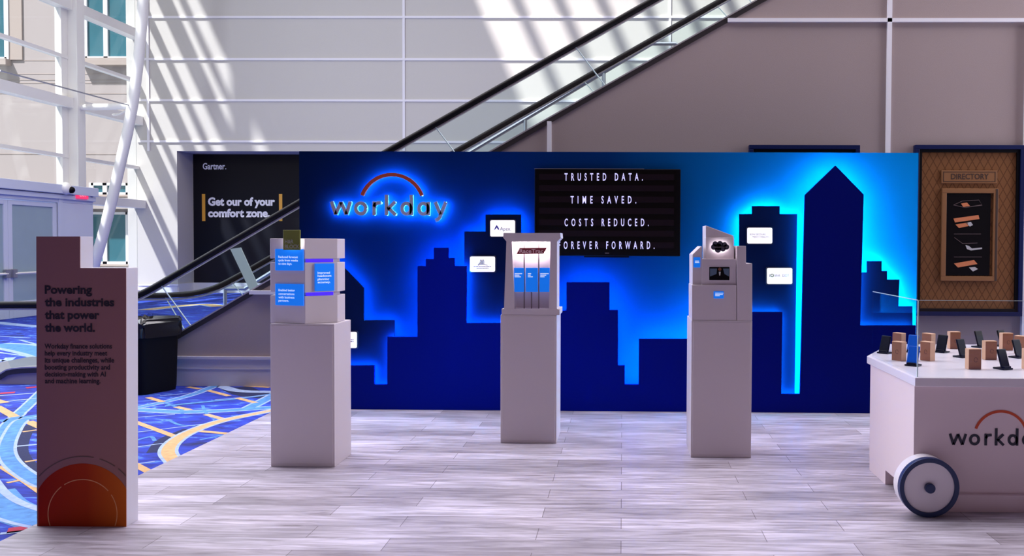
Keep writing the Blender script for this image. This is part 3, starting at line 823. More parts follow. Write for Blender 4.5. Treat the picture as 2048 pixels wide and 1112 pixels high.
def inset(P, d):
    """shrink an (x, z) outline by d"""
    n = len(P); a = sum(P[i][0] * P[(i + 1) % n][1] - P[(i + 1) % n][0] * P[i][1] for i in range(n))
    if a < 0: P = P[::-1]
    out = []
    for i in range(n):
        p0, p, p1 = Vector(P[i - 1]), Vector(P[i]), Vector(P[(i + 1) % n])
        e0 = (p - p0).normalized(); e1 = (p1 - p).normalized()
        n0 = Vector((-e0.y, e0.x)); n1 = Vector((-e1.y, e1.x)); bi = n0 + n1
        k = d / max(.3, (1 + n0.dot(n1))) if bi.length > 1e-6 else 0
        out.append(tuple(p + bi * k))
    return out
def strips(P, d, y, parent, m, closed=False, wd=.012):
    P2 = inset(P, d)
    b = MB(); n = len(P2)
    for i in range(n if closed else n):
        a, c = Vector(P2[i]), Vector(P2[(i + 1) % n])
        if a.y < .15 and c.y < .15: continue
        if (c - a).length < .02: continue
        b.stroke([tuple(a), tuple(c)], wd, y, y + .012)
    return b
for nm, P in mids.items():
    Q = poly(P, YM)
    build(nm, MB().prism_y(Q, YM, YM + .02), M['print_mid'], dw)
    b = strips(Q, .016, YM + .03, dw, None)
    lm = 'led_azure' if nm in ('skyline_broad_tower', 'skyline_stair_tower') else 'led_blue'
    build('light_strip', b, M[lm], dw)
full = fo + [(wx1, .008), (wx0, .008)]
# strips behind the front cutout: blue on the left, azure from the tall tower on
P2 = inset(full, .016)
bl_, ba_ = MB(), MB()
xs_split = pt(1480, 600, Y=YF).x
for i in range(len(P2)):
    a, c = Vector(P2[i]), Vector(P2[(i + 1) % len(P2)])
    if (a.y < .15 and c.y < .15) or (c - a).length < .02: continue
    if (a.x > wx1 - .1 and c.x > wx1 - .1) or (a.x < wx0 + .1 and c.x < wx0 + .1): continue
    (ba_ if (a.x + c.x) / 2 > xs_split else bl_).stroke([tuple(a), tuple(c)], .012, YF + .036, YF + .048)
build('light_strip', bl_, M['led_blue'], dw); build('light_strip', ba_, M['led_azure'], dw)

# backlit word sign on the wall: strokes in the sign's own units
def word(um, vm, s, Y0, Y1, parent, m_letter, m_arch, wd=24):
    """um, vm map sign units to x, z; s = metres per unit"""
    T = lambda pts: [(um(u), vm(v)) for u, v in pts]
    glyph = {
        'w': [[(152, 335), (182, 428)], [(182, 428), (220, 338)], [(220, 338), (258, 428)], [(258, 428), (287, 335)]],
        'o': [arc(362, 384, 36, 0, 360, 32, 38)],
        'r': [[(458, 333), (458, 432)], [(458, 372), (466, 354), (480, 345), (508, 343)]],
        'k': [[(547, 285), (547, 432)], [(608, 336), (556, 388)], [(560, 380), (612, 430)]],
        'd': [arc(690, 384, 32, 0, 360, 32, 38), [(726, 285), (726, 432)]],
        'a': [arc(812, 384, 32, 0, 360, 32, 38), [(848, 335), (848, 432)]],
        'y': [[(896, 335), (934, 426)], [(972, 335), (944, 408), (928, 446), (914, 462), (898, 468)]]}
    for ch, strokes in glyph.items():
        b = MB()
        for q in strokes: b.stroke(T(q), wd * s, Y0, Y1)
        build('letter', b, m_letter, parent)
    A = arc(586.5, 391 + 0, 0, 0, 0, 1)
    cx_, cy_, rr = 586, 391, 0
    # circle through the two feet and the crown
    h = 290 - 140; half = 214; rr = (half * half + h * h) / (2 * h); cy_ = 140 + rr
    a1 = math.degrees(math.asin((cy_ - 290) / rr))
    b = MB().stroke(T([(586 + rr * math.cos(math.radians(t)), cy_ - rr * math.sin(math.radians(t))) for t in [a1 + (180 - 2 * a1) * i / 40 for i in range(41)]]), wd * s, Y0, Y1)
    build('arch', b, m_arch, parent)['label'] = 'red arch'
    return glyph, T
s_ = (pt(898, 400, Y=YP - .1).x - pt(620, 400, Y=YP - .1).x) / 278 * .2788
um = lambda u: pt(620 + u * .2788, 400, Y=YP - .08).x
vm = lambda v: pt(784, 310 + v * .2788, Y=YP - .08).z
sg = thing('backlit_sign', 'glowing steel word sign with red arch on the blue wall', 'sign', (um(570), YP - .08, vm(470)))
gl, T = word(um, vm, s_, YP - .075, YP - .045, sg, M['letter_metal'], M['arch_red'], 25)
b = MB()
for ch, strokes in gl.items():
    for q in strokes: b.stroke(T(q), 6 * s_, YP - .036, YP - .028)
h = 150; half = 214; rr = (half * half + h * h) / (2 * h); cy0 = 140 + rr; a1 = math.degrees(math.asin((cy0 - 290) / rr))
b.stroke(T([(586 + rr * math.cos(math.radians(t)), cy0 - rr * math.sin(math.radians(t))) for t in [a1 + (180 - 2 * a1) * i / 30 for i in range(31)]]), 6 * s_, YP - .036, YP - .028)
build('light_strip', b, mat('led_sign', (0, .2, 1), .4, emit=(.03, .38, 1), strength=260), sg)

# TV with four lines of text
yt = YP - .09
q = rect(1069, 338, 1361, 512, yt)
tv = thing('television', 'black flat television with four lines of white capitals on the blue wall', 'television', ((q[0] + q[1]) / 2, yt, q[2]))
build('frame', MB().box(q[0], q[1], yt, yt + .06, q[2], q[3]), M['tv_black'], tv, bevel=.006)
build('mount', MB().box(q[0] + .3, q[1] - .3, yt + .06, YP, q[2] + .25, q[3] - .25), M['tv_black'], tv)
s = rect(1074, 343, 1352, 505, yt)
build('screen', MB().box(s[0], s[1], yt - .003, yt, s[2], s[3]), M['tv_screen'], tv)
b = MB()
for py in (354, 376.5, 399, 422, 445, 467, 490):
    s = rect(1078, py - 6, 1348, py + 6, yt); b.box(s[0], s[1], yt - .005, yt - .003, s[2], s[3])
build('screen_bands', b, M['tv_band'], tv)
for body, x0, x1, base in (('TRUSTED DATA.', 1129, 1285.5, 361), ('TIME SAVED.', 1141, 1272.5, 406.6), ('COSTS REDUCED.', 1129, 1297.5, 452), ('FOREVER FORWARD.', 1116.5, 1309, 497.6)):
    build('text_line', text(MB(), body, x0, x1, base, 14, yt - .0065, .018, 2.3), M['tv_text'], tv)
s = rect(1210, 505.5, 1218, 507, yt); build('brand_mark', MB().box(s[0], s[1], yt - .003, yt, s[2], s[3]), M['rod_gray'], tv)
s = rect(1168, 512, 1258, 515, yt); build('receiver_bar', MB().box(s[0], s[1], yt + .01, yt + .05, s[2], s[3] + .01), M['tv_black'], tv)
b = MB(); b.box(q[0] - .002, q[0] + .75 * (q[1] - q[0]), yt - .001, yt + .05, q[3] - .001, q[3] + .004)
build('top_trim', b, M['steel_gray'], tv)

# glowing logo plaques on the skyline
def plaque(x0, y0, x1, y1, label, draw):
    Y1 = YM - .002; Y0 = YM - .028
    q = rect(x0, y0, x1, y1, Y0)
    t = thing('logo_plaque', label, 'plaque', ((q[0] + q[1]) / 2, Y0, q[2]), group='glowing white plaques on the skyline')
    build('face', MB().prism_y(rrect(x0, y0, x1, y1, 3, Y0), Y0, Y0 + .012), M['plaque'], t)
    build('rim', MB().prism_y(rrect(x0 - 1.6, y0 - 1.6, x1 + 1.6, y1 + 1.6, 3, Y0), Y0 + .004, Y1), M['plaque_edge'], t)
    draw(t, Y0 - .002)
def apex(t, Y):
    b = MB()
    b.prism_y(poly([(988, 460.5), (990, 455), (993.5, 450), (997.5, 456), (998.5, 460.5), (995, 458), (993.5, 455), (991, 458)], Y), Y, Y + .002)
    build('emblem', b, M['ink_blue'], t)
    build('lettering', text(MB(), 'Apex.', 1000, 1022, 461, 7, Y), M['ink_pale'], t)
def walkers(t, Y):
    b = MB()
    b.stroke(poly(arc(965, 530.5, 8, 175, 240, 8, 6), Y), .006, Y, Y + .002)
    for cx_ in (961.8, 966.2):
        b.stroke(poly([(cx_ - 1.5, 528), (cx_ - 1.5, 522), (cx_, 519.5), (cx_ + 1.5, 522), (cx_ + 1.5, 528)], Y), .006, Y, Y + .002)
    b.stroke(poly([(955, 530), (960, 528.5), (968, 528.5), (975, 530.5)], Y), .005, Y, Y + .002)
    build('emblem', b, M['ink_gray'], t)
    b = MB()
    for x0, x1, y in ((947, 982.5, 533), (953, 977, 536.3)):
        x = x0
        while x < x1:
            wd_ = random.uniform(2, 5); s = rect(x, y - .6, min(x1, x + wd_), y + .6, Y); b.box(s[0], s[1], Y, Y + .002, s[2], s[3]); x += wd_ + .8
    build('caption', b, M['ink_pale'], t)
def two_lines(t, Y):
    build('lettering', text(text(MB(), 'BON SECOURS', 1500, 1531.5, 470.5, 3.3, Y), 'MERCY HEALTH', 1505, 1537.5, 475.5, 3.3, Y), M['ink_pale'], t)
def iowa(t, Y):
    b = MB(); text(b, 'I', 1539, 1540, 554, 5.5, Y); text(b, 'WA', 1548.5, 1560.5, 554, 5.5, Y); text(b, 'DOT', 1565, 1578.5, 554, 5.5, Y)
    build('lettering', b, M['ink_pale'], t)
    b = MB(); p = pt(1544.3, 551, Y=Y); b.disc_y(p.x, p.z, .017, Y, Y + .002, 20, .009)
    build('emblem', b, M['ink_green'], t)
def faint(t, Y):
    b = MB()
    for x0, x1, y in ((689, 707, 679.5), (690, 707, 683)):
        x = x0
        while x < x1:
            wd_ = random.uniform(2, 4); s = rect(x, y - .8, min(x1, x + wd_), y + .8, Y); b.box(s[0], s[1], Y, Y + .002, s[2], s[3]); x += wd_ + .8
    build('caption', b, M['ink_pale'], t)
plaque(980.5, 440.5, 1030, 473, 'glowing white plaque with blue A emblem, topmost on the stepped dark tower', apex)
plaque(940, 513, 990, 543.5, 'glowing white plaque with thin grey line emblem beside the fuel pump model', walkers)
plaque(664, 664, 713.5, 696, 'glowing white plaque half hidden behind the pedestal of the office block model', faint)
plaque(1494.5, 455.5, 1544.5, 487, 'glowing white plaque with two lines of pale blue capitals', two_lines)
plaque(1534, 536, 1584.5, 568, 'glowing white plaque with one line of spaced capitals beside the tall tower', iowa)

# ------------------------------------------------------------------ pedestals
def pedestal(x0, x1, ytop, Y, depth, label):
    p0 = pt(x0, 800, Y=Y); p1 = pt(x1, 800, Y=Y); zt_ = pt((x0 + x1) / 2, ytop, Y=Y).z
    t = thing('display_pedestal', label, 'pedestal', ((p0.x + p1.x) / 2, Y + depth / 2, .006), group='white pedestals in front of the blue wall')
    build('body', MB().box(p0.x, p1.x, Y, Y + depth, .006, zt_), M['white_board'], t, bevel=.003)
    b = MB().box(p0.x + .012, p1.x - .012, Y - .004, Y + .002, .03, zt_ - .012)
    build('front_panel', b, M['white_board'], t, bevel=.002)
    return zt_, p0.x, p1.x
Y1 = pt(605, 935.5, Z=0).y; Y2 = pt(1056, 888, Z=0).y; Y3 = pt(1440, 917, Z=0).y
def depth_of(Y, px, pxb):   # depth such that the rear edge lands in pixel column pxb
    return pt(px, 800, Y=Y).x / (pt(pxb, 800, Y=Y).x / Y) - Y
z1, a1x, b1x = pedestal(541, 669, 648, Y1, .36, 'white pedestal under the stacked office block model with blue placards')
z2, a2x, b2x = pedestal(1001, 1113, 630, Y2, .42, 'white pedestal under the fuel pump shaped model with red sign')
z3, a3x, b3x = pedestal(1382, 1503, 641, Y3, .42, 'white pedestal under the clustered tower model with cloud sign and tiny video')

# ---- model 1: three stacked blocks with glowing slots
YL, YR0, YR1, YRb = Y1 + .065, Y1 + .0, Y1 + .14, Y1 + .31
P = lambda px, Y: (pt(px, 560, Y=Y).x, Y)
pl = [P(540.5, YL), P(610, YR0), P(675, YR1), P(690, YRb), P(555, YRb)]
m1 = thing('building_model', 'white stacked office block model with blue placards and green square sign', 'building model', (pl[1][0], Y1 + .15, z1))
zz = lambda py: pt(610, py, Y=Y1 + .02).z
for za, zb_, nm in ((z1 + .001, zz(592), 'lower_block'), (zz(585), zz(525), 'middle_block'), (zz(517.5), zz(477), 'upper_block')):
    build(nm, MB().prism_z(pl, za, zb_), M['white_board'], m1, bevel=.003)
cen = Vector((sum(p[0] for p in pl) / 5, sum(p[1] for p in pl) / 5))
core = [tuple(cen + (Vector(p) - cen) * .86) for p in pl]
build('core', MB().prism_z(core, z1 + .002, zz(478)), M['white_board'], m1)
cs = [tuple(cen + (Vector(p) - cen) * .875) for p in pl]
for pa, pb in ((517.5, 525), (585, 592)):
    zc = (zz(pa) + zz(pb)) / 2
    d = Vector(cs[2]) - Vector(cs[1]); n_ = Vector((d.y, -d.x)).normalized() * .003
    b = MB().slab(tuple(Vector(cs[1]) + d * .02 + n_), tuple(Vector(cs[2]) - d * .02 + n_), .003, zc - .011, zc + .011)
    build('light_slot', b, M['led_purple'], m1)['label'] = 'purple glowing slot'
def on_face(px, p0, p1, off):
    """plan point where the pixel column meets the face p0-p1 moved outward by off"""
    d = (Vector(p1) - Vector(p0)).normalized(); n_ = Vector((d.y, -d.x)) * off
    a = Vector(p0) + n_; r = pt(px, 560, Y=1.0); r = Vector((r.x, 1.0))
    # a + d*s = r*t
    det = d.x * -r.y + d.y * r.x
    s_2 = (-a.x * -r.y + -a.y * r.x) / det
    return tuple(a + d * s_2)
def placard(parent, p0, p1, x0, x1, y0, y1, lines, txt, off=.014, th=.012, bars=None, fallback=None):
    q0 = on_face(x0, p0, p1, off); q1 = on_face(x1, p0, p1, off)
    Ym = (q0[1] + q1[1]) / 2; za = pt((x0 + x1) / 2, y1, Y=Ym).z; zb_ = pt((x0 + x1) / 2, y0, Y=Ym).z
    o = build('placard', MB().slab(q0, q1, th, za, zb_), M['placard_blue'], parent, bevel=.003)
    o['label'] = 'bright blue placard'
    b = MB(); h = zb_ - za; wdt = Vector(q1) - Vector(q0); nn = Vector((wdt.y, -wdt.x)).normalized() * .0025
    for body, u0, u1, v in lines:
        A = Vector(q0) + wdt * u0 + nn; B = Vector(q0) + wdt * u1 + nn
        if body: text(b, body, 0, 0, za + h * (1 - v), h * txt, 0, .02, frame=(tuple(A), tuple(B)))
        else: b.slab(tuple(A), tuple(B), .002, za + h * (1 - v), za + h * (1 - v + txt))
    build('lettering', b, M['placard_text'], o)
placard(m1, pl[0], pl[1], 550, 606, 498, 541, [('Reduced forecast', .13, .83, .42), ('cycle from weeks', .13, .83, .575), ('to nine days.', .13, .62, .735)], .1)
placard(m1, pl[0], pl[1], 550, 606, 568, 611, [('Enabled better', .13, .72, .34), ('conversations', .13, .70, .51), ('with business', .13, .70, .67), ('partners.', .13, .50, .82)], .1)
placard(m1, pl[1], pl[2], 630, 669, 527, 582, [('Improved', .13, .76, .37), ('headcount', .13, .84, .48), ('planning', .13, .72, .60), ('accuracy.', .13, .78, .71)], .075)
q0 = on_face(566.5, pl[0], pl[1], .05); q1 = on_face(600, pl[0], pl[1], .05); Ym = q0[1]
gp = build('square_sign', MB().slab(q0, q1, .012, pt(583, 500, Y=Ym).z, pt(583, 460, Y=Ym).z), M['green_plate'], m1, bevel=.002)
gp['label'] = 'olive green square sign'
for body_, x1, base in (('H&R', 587, 486.5), ('BLOCK', 599, 496.5)):
    build('text_line', text(MB(), body_, 569.5, x1, base, 7, min(q0[1], q1[1]) - .003, .03), M['gray_text'], gp)
q0 = on_face(570, pl[0], pl[1], .036); q1 = on_face(598, pl[0], pl[1], .036)
b = MB().slab(q0, q1, .006, pt(583, 494, Y=Ym).z, pt(583, 474, Y=Ym).z)
build('light_strip', b, mat('led_soft', (1, 1, 1), .4, emit=(1, .95, .97), strength=5), m1)

# ---- model 2: fuel pump shaped arch
m2 = thing('pump_model', 'white fuel pump shaped model with red slanted sign and three blue panels', 'building model', ((a2x + b2x) / 2, Y2 + .2, z2))
ya_ = Y2 + .004; D2 = .26
L_ = lambda pts: poly(pts, ya_)
b = MB()
b.prism_y(L_([(1007, 466), (1120.5, 466), (1121.5, 476), (1114, 483), (1012.8, 483), (1006.4, 475)]), ya_, ya_ + D2)
b.prism_y(L_([(1012.8, 483), (1023.6, 483), (1029, 618), (1029, 619), (1006, 619), (1008, 617)]), ya_, ya_ + D2)
b.prism_y(L_([(1101, 483), (1114, 483), (1113.6, 617), (1117, 619), (1092, 619), (1098, 617)]), ya_, ya_ + D2)
build('arch_frame', b, M['white_board'], m2)
q = rect(1003.5, 618, 1119.5, 629.5, ya_)
build('plinth', MB().box(q[0], q[1], ya_ - .004, ya_ + D2 + .03, z2 + .001, q[3]), M['white_board'], m2, bevel=.002)
q = rect(1020, 480, 1104, 620, ya_ + .1)
build('back_panel', MB().box(q[0], q[1], ya_ + .12, ya_ + .135, q[2], q[3]), M['white_board'], m2)
for px, ytop in ((1048.5, 483), (1063, 583), (1077.5, 483)):
    p0 = pt(px, ytop, Y=ya_ + .06); p1 = pt(px, 619, Y=ya_ + .06)
    build('rod', MB().tube([p1, p0], .005, 8), M['rod_gray'], m2)
for x0, x1, ws in ((1028, 1048, (.9, .55, .75)), (1051.5, 1075.5, (.45, .4, .62)), (1079, 1099.5, (1.0, .7, .5))):
    placard(m2, (-9, ya_ + .05), (9, ya_ + .05), x0, x1, 535.5, 584, [(None, .08 if x0 != 1051.5 else .18, .08 + w_ * .82, .26 + .065 * i) for i, w_ in enumerate(ws)], .035, 0.004, .008)
Ysg = ya_ + .03
rp = build('slanted_sign', MB().prism_y(poly([(1033, 508.5), (1038.7, 496), (1093.5, 495.5), (1087.3, 507.5)], Ysg), Ysg, Ysg + .012), M['red_plate'], m2)
rp['label'] = 'dark red slanted sign'
build('lettering', text(MB(), 'RaceTrac', 1039, 1086.5, 505.7, 7.2, Ysg - .002, .02), mat('pink_text', (.8, .55, .57), .5), rp)
q = rect(1036, 497, 1090, 507, ya_ + .06)
build('light_strip', MB().box(q[0], q[1], ya_ + .055, ya_ + .06, q[2], q[3]), mat('led_halo', (1, 1, 1), .4, emit=(1, .93, .98), strength=20), m2)
q = rect(1030, 484, 1094, 486, ya_ + .06)
build('light_strip', MB().box(q[0], q[1], ya_ + .03, ya_ + .06, q[2], q[3]), mat('led_top', (1, 1, 1), .4, emit=(1, .93, .98), strength=14), m2)

# ---- model 3: cluster of towers
m3 = thing('tower_model', 'white clustered tower model with dark cloud sign and tiny video screen', 'building model', ((a3x + b3x) / 2, Y3 + .2, z3))
yb0 = Y3 + .004
def block(name, pts, y0, y1, m='white_board', bevel=.002):
    Q = poly(pts, y0); Q = [(x, max(z, z3 + .001)) for x, z in Q]
    return build(name, MB().prism_y(Q, y0, y1), M[m], m3, bevel=bevel)
block('front_block', [(1383.8, 570), (1472.7, 570), (1472.7, 645), (1383.8, 645)], yb0, yb0 + .3)
block('right_slab', [(1473.7, 492), (1492, 492), (1492, 527), (1504.3, 527), (1504.3, 645), (1473.7, 645)], yb0 - .002, yb0 + .36)
block('middle_block', [(1403.6, 518), (1472, 518), (1472, 574), (1403.6, 574)], yb0 + .022, yb0 + .3)
block('left_slab', [(1385, 509), (1402, 492.5), (1403.6, 492.5), (1403.6, 574), (1385, 574)], yb0 + .035, yb0 + .33)
block('sign_block', [(1411.5, 475), (1468, 475), (1468, 520), (1411.5, 520)], yb0 + .075, yb0 + .2)
block('rear_slab', [(1411.5, 451), (1467, 471.5), (1467, 560), (1411.5, 560)], yb0 + .11, yb0 + .36)
b = MB(); yc_ = yb0 + .045
for cx_, cy_, r_ in ((1428, 494, 6), (1430.5, 487.5, 5.2), (1440, 488, 6.2), (1449, 489, 5), (1453, 494, 5.5), (1436, 499, 6.5), (1446, 497, 6), (1437, 493.5, 6.5)):
    p = pt(cx_, cy_, Y=yc_); b.disc_y(p.x, p.z, r_ * Y3 / F, yc_, yc_ + .010, 20)
cs_ = build('cloud_sign', b, M['cloud_gray'], m3); cs_['label'] = 'dark grey cloud sign'
build('lettering', text(MB(), 'salesforce', 1427, 1454.5, 496, 4, yc_ - .002), mat('cloud_text', (.16, .13, .15), .5), cs_)
q = rect(1428, 489, 1451, 498.5, yc_ + .017); b = MB().box(q[0], q[1], yc_ + .014, yc_ + .018, q[2], q[3])
build('light_strip', b, mat('led_cloud', (1, 1, 1), .4, emit=(1, .93, .98), strength=22), m3)
yv = yb0 + .018
q = rect(1417, 532.5, 1460.3, 562, yv)
vf = build('video_frame', MB().box(q[0], q[1], yv, yv + .006, q[2], q[3]), M['white_gloss'], m3)
q = rect(1418.5, 534, 1459, 560.5, yv)
build('screen', MB().box(q[0], q[1], yv - .002, yv, q[2], q[3]), M['tv_black'], vf)
y_ = yv - .0035
build('picture', MB().prism_y(poly([(1420, 537), (1434, 537), (1433, 548), (1420, 553)], y_), y_, y_ + .001), M['video_sky'], vf)
build('picture', MB().prism_y(poly([(1446, 537), (1458, 537), (1458, 553), (1449, 548)], y_), y_, y_ + .001), M['video_sky'], vf)
b = MB(); p = pt(1439.5, 538.5, Y=y_); b.disc_y(p.x, p.z, .012, y_ - .0005, y_ + .0005, 14)
build('picture', b, M['video_skin'], vf)
b = MB().prism_y(poly([(1437.5, 543.5), (1441.5, 543.5), (1440.5, 551), (1438.5, 551)], y_), y_ - .0005, y_ + .0005)
build('picture', b, M['map_gray'], vf)
placard(m3, (-9, yb0), (9, yb0), 1427.5, 1447.8, 582.8, 597, [(None, .15, .95, .3), (None, .15, .9, .48), (None, .15, .6, .66)], .1, .006, .005)
placard(m3, (-9, yb0 + .035), (9, yb0 + .035), 1387, 1400.4, 514.6, 535, [(None, .2, .8, .42), (None, .2, .85, .55)], .09, .006, .005)

# ------------------------------------------------------------------ totem at the left
YT = pt(165, 1055, Z=0).y
tt = thing('sign_totem', 'L-shaped totem with shade-toned front, black text and orange dome graphic', 'totem', (pt(164, 1055, Z=0).x, YT + .06, .006))
body = poly([(74, 1054), (72.5, 473), (160, 473), (160, 536), (252, 536), (252.5, 1054)], YT)
body[0] = (body[0][0], .006); body[-1] = (body[-1][0], .006)
build('body', MB().prism_y(body, YT + .003, YT + .115), M['totem_white'], tt, bevel=.002)
build('face_panel', MB().prism_y(body, YT, YT + .003), M['totem_face_shaded'], tt)['label'] = 'front face with shade in its colour'
yt_ = YT - .002
b = MB()
for body_, x0, x1, base, cap, bo in (('Powering', 89.5, 184, 587, 15.5, .035), ('the industries', 89.5, 228.5, 612, 15.5, .035), ('that power', 89.5, 199, 637.5, 15.5, .035), ('the world.', 89.5, 190, 663, 15.5, .035),
                                 ('Workday finance solutions', 89, 224, 697, 9, .025), ('help every industry meet', 89.5, 214.5, 711, 9, .025), ('its unique challenges, while', 89.5, 228.5, 725, 9, .025),
                                 ('boosting productivity and', 89.5, 220, 739, 9, .025), ('decision-making with AI', 89.5, 211.5, 753, 9, .025), ('and machine learning.', 90, 201, 766.5, 9, .025)):
    build('text_line', text(MB(), body_, x0, x1, base, cap, yt_, bo), M['totem_ink'], tt)
# printed sunrise
C0 = (165, 1028)
def clip_arc(r, a0, a1, n=48):
    return [(x, y) for x, y in arc(C0[0], C0[1], r, a0, a1, n)]
dome = [(76.5, 1053)] + [(min(max(x, 76.5), 252.5), y) for x, y in arc(C0[0], C0[1], 101, 180 + 28.5, 360 - 29, 40)] + [(252.5, 1053)]
dp = poly(dome, YT - .001)
xa_, xb_ = dp[0][0], dp[-1][0]
M['sunrise'] = ramp_mat('sunrise', 'X', xa_, xb_, [(0, (.36, .014, .004)), (.55, (.42, .035, .005)), (1, (.62, .13, .012))], .6, .1)
build('sunrise_graphic', MB().prism_y(dp, YT - .0012, YT - .0001), M['sunrise'], tt)['label'] = 'orange-red dome print'
yy = YT - .0022
for a0, a1 in ((180 - 20, 180 + 52), (180 + 58, 180 + 138), (180 + 146, 380)):
    q = [(x, y) for x, y in arc(C0[0], C0[1], 69, a0, a1, 30) if y < 1052]
    build('arc_line', MB().stroke(poly(q, yy), .0045, yy, yy + .0008), M['totem_gold'], tt)['label'] = 'pale gold arc'
for a0, a1 in ((180 + 41, 180 + 101), (180 + 107, 180 + 124), (180 + 128, 180 + 139)):
    build('arc_line', MB().stroke(poly([(x, y) for x, y in arc(C0[0], C0[1], 115, a0, a1, 30) if 77 < x < 252], yy), .005, yy, yy + .0008), M['totem_line'], tt)['label'] = 'brown arc'

# ------------------------------------------------------------------ rubbish bin
A = pt(280, 793, Z=0); ang = math.atan2(.60, .23)
bc = Vector((A.x, A.y, 0)); e1 = Vector((math.cos(ang), math.sin(ang), 0)); e2 = Vector((-math.sin(ang), math.cos(ang), 0))
S_ = .52
bn = thing('rubbish_bin', 'tall black rubbish bin lined with crumpled black bag behind the totem', 'bin', tuple(bc + e1 * S_ / 2 + e2 * S_ / 2))
cen_ = bc + e1 * S_ / 2 + e2 * S_ / 2
def sq_ring(z, half, r=.09, n=6, jit=0):
    out = []
    for sx, sy, a0 in ((1, 1, 0), (-1, 1, 90), (-1, -1, 180), (1, -1, 270)):
        for i in range(n):
            a = math.radians(a0 + 90 * i / (n - 1)); u = sx * (half - r) + r * math.cos(a); v = sy * (half - r) + r * math.sin(a)
            p = cen_ + e1 * u + e2 * v; out.append((p.x + random.uniform(-jit, jit), p.y + random.uniform(-jit, jit), z + random.uniform(-jit, jit)))
    return out
def loft(mb, rings, cap=True):
    n = len(rings[0]); b0 = len(mb.v); mb.v += [p for r_ in rings for p in r_]
    for i in range(len(rings) - 1):
        for k in range(n):
            mb.f.append([b0 + i * n + k, b0 + i * n + (k + 1) % n, b0 + (i + 1) * n + (k + 1) % n, b0 + (i + 1) * n + k]); mb.mi.append(0)
    if cap:
        mb.f.append([b0 + k for k in range(n)][::-1]); mb.mi.append(0)
    return mb
zb0 = pt(330, 640, Y=cen_.y).z
build('body', loft(MB(), [sq_ring(.004, S_ * .46), sq_ring(.05, S_ * .47), sq_ring(zb0 - .05, S_ * .5), sq_ring(zb0 - .02, S_ * .515), sq_ring(zb0 - .02, S_ * .49), sq_ring(zb0 - .4, S_ * .47)]), M['bin_black'], bn, smooth=True)
build('bag', loft(MB(), [sq_ring(zb0 - .16, S_ * .525, jit=.012, n=9), sq_ring(zb0 - .12, S_ * .55, jit=.012, n=9), sq_ring(zb0 - .06, S_ * .535, jit=.012, n=9), sq_ring(zb0 - .01, S_ * .545, jit=.010, n=9), sq_ring(zb0 + .02, S_ * .52, jit=.014, n=9), sq_ring(zb0 - .02, S_ * .47, jit=.012, n=9), sq_ring(zb0 - .3, S_ * .44, jit=.02, n=9)], False), M['bag_black'], bn, smooth=True)
build('bag_edge', loft(MB(), [sq_ring(zb0 - .02, S_ * .56, jit=.008, n=9), sq_ring(zb0 + .035, S_ * .50, jit=.012, n=9)], False), M['bag_clear'], bn, smooth=True)

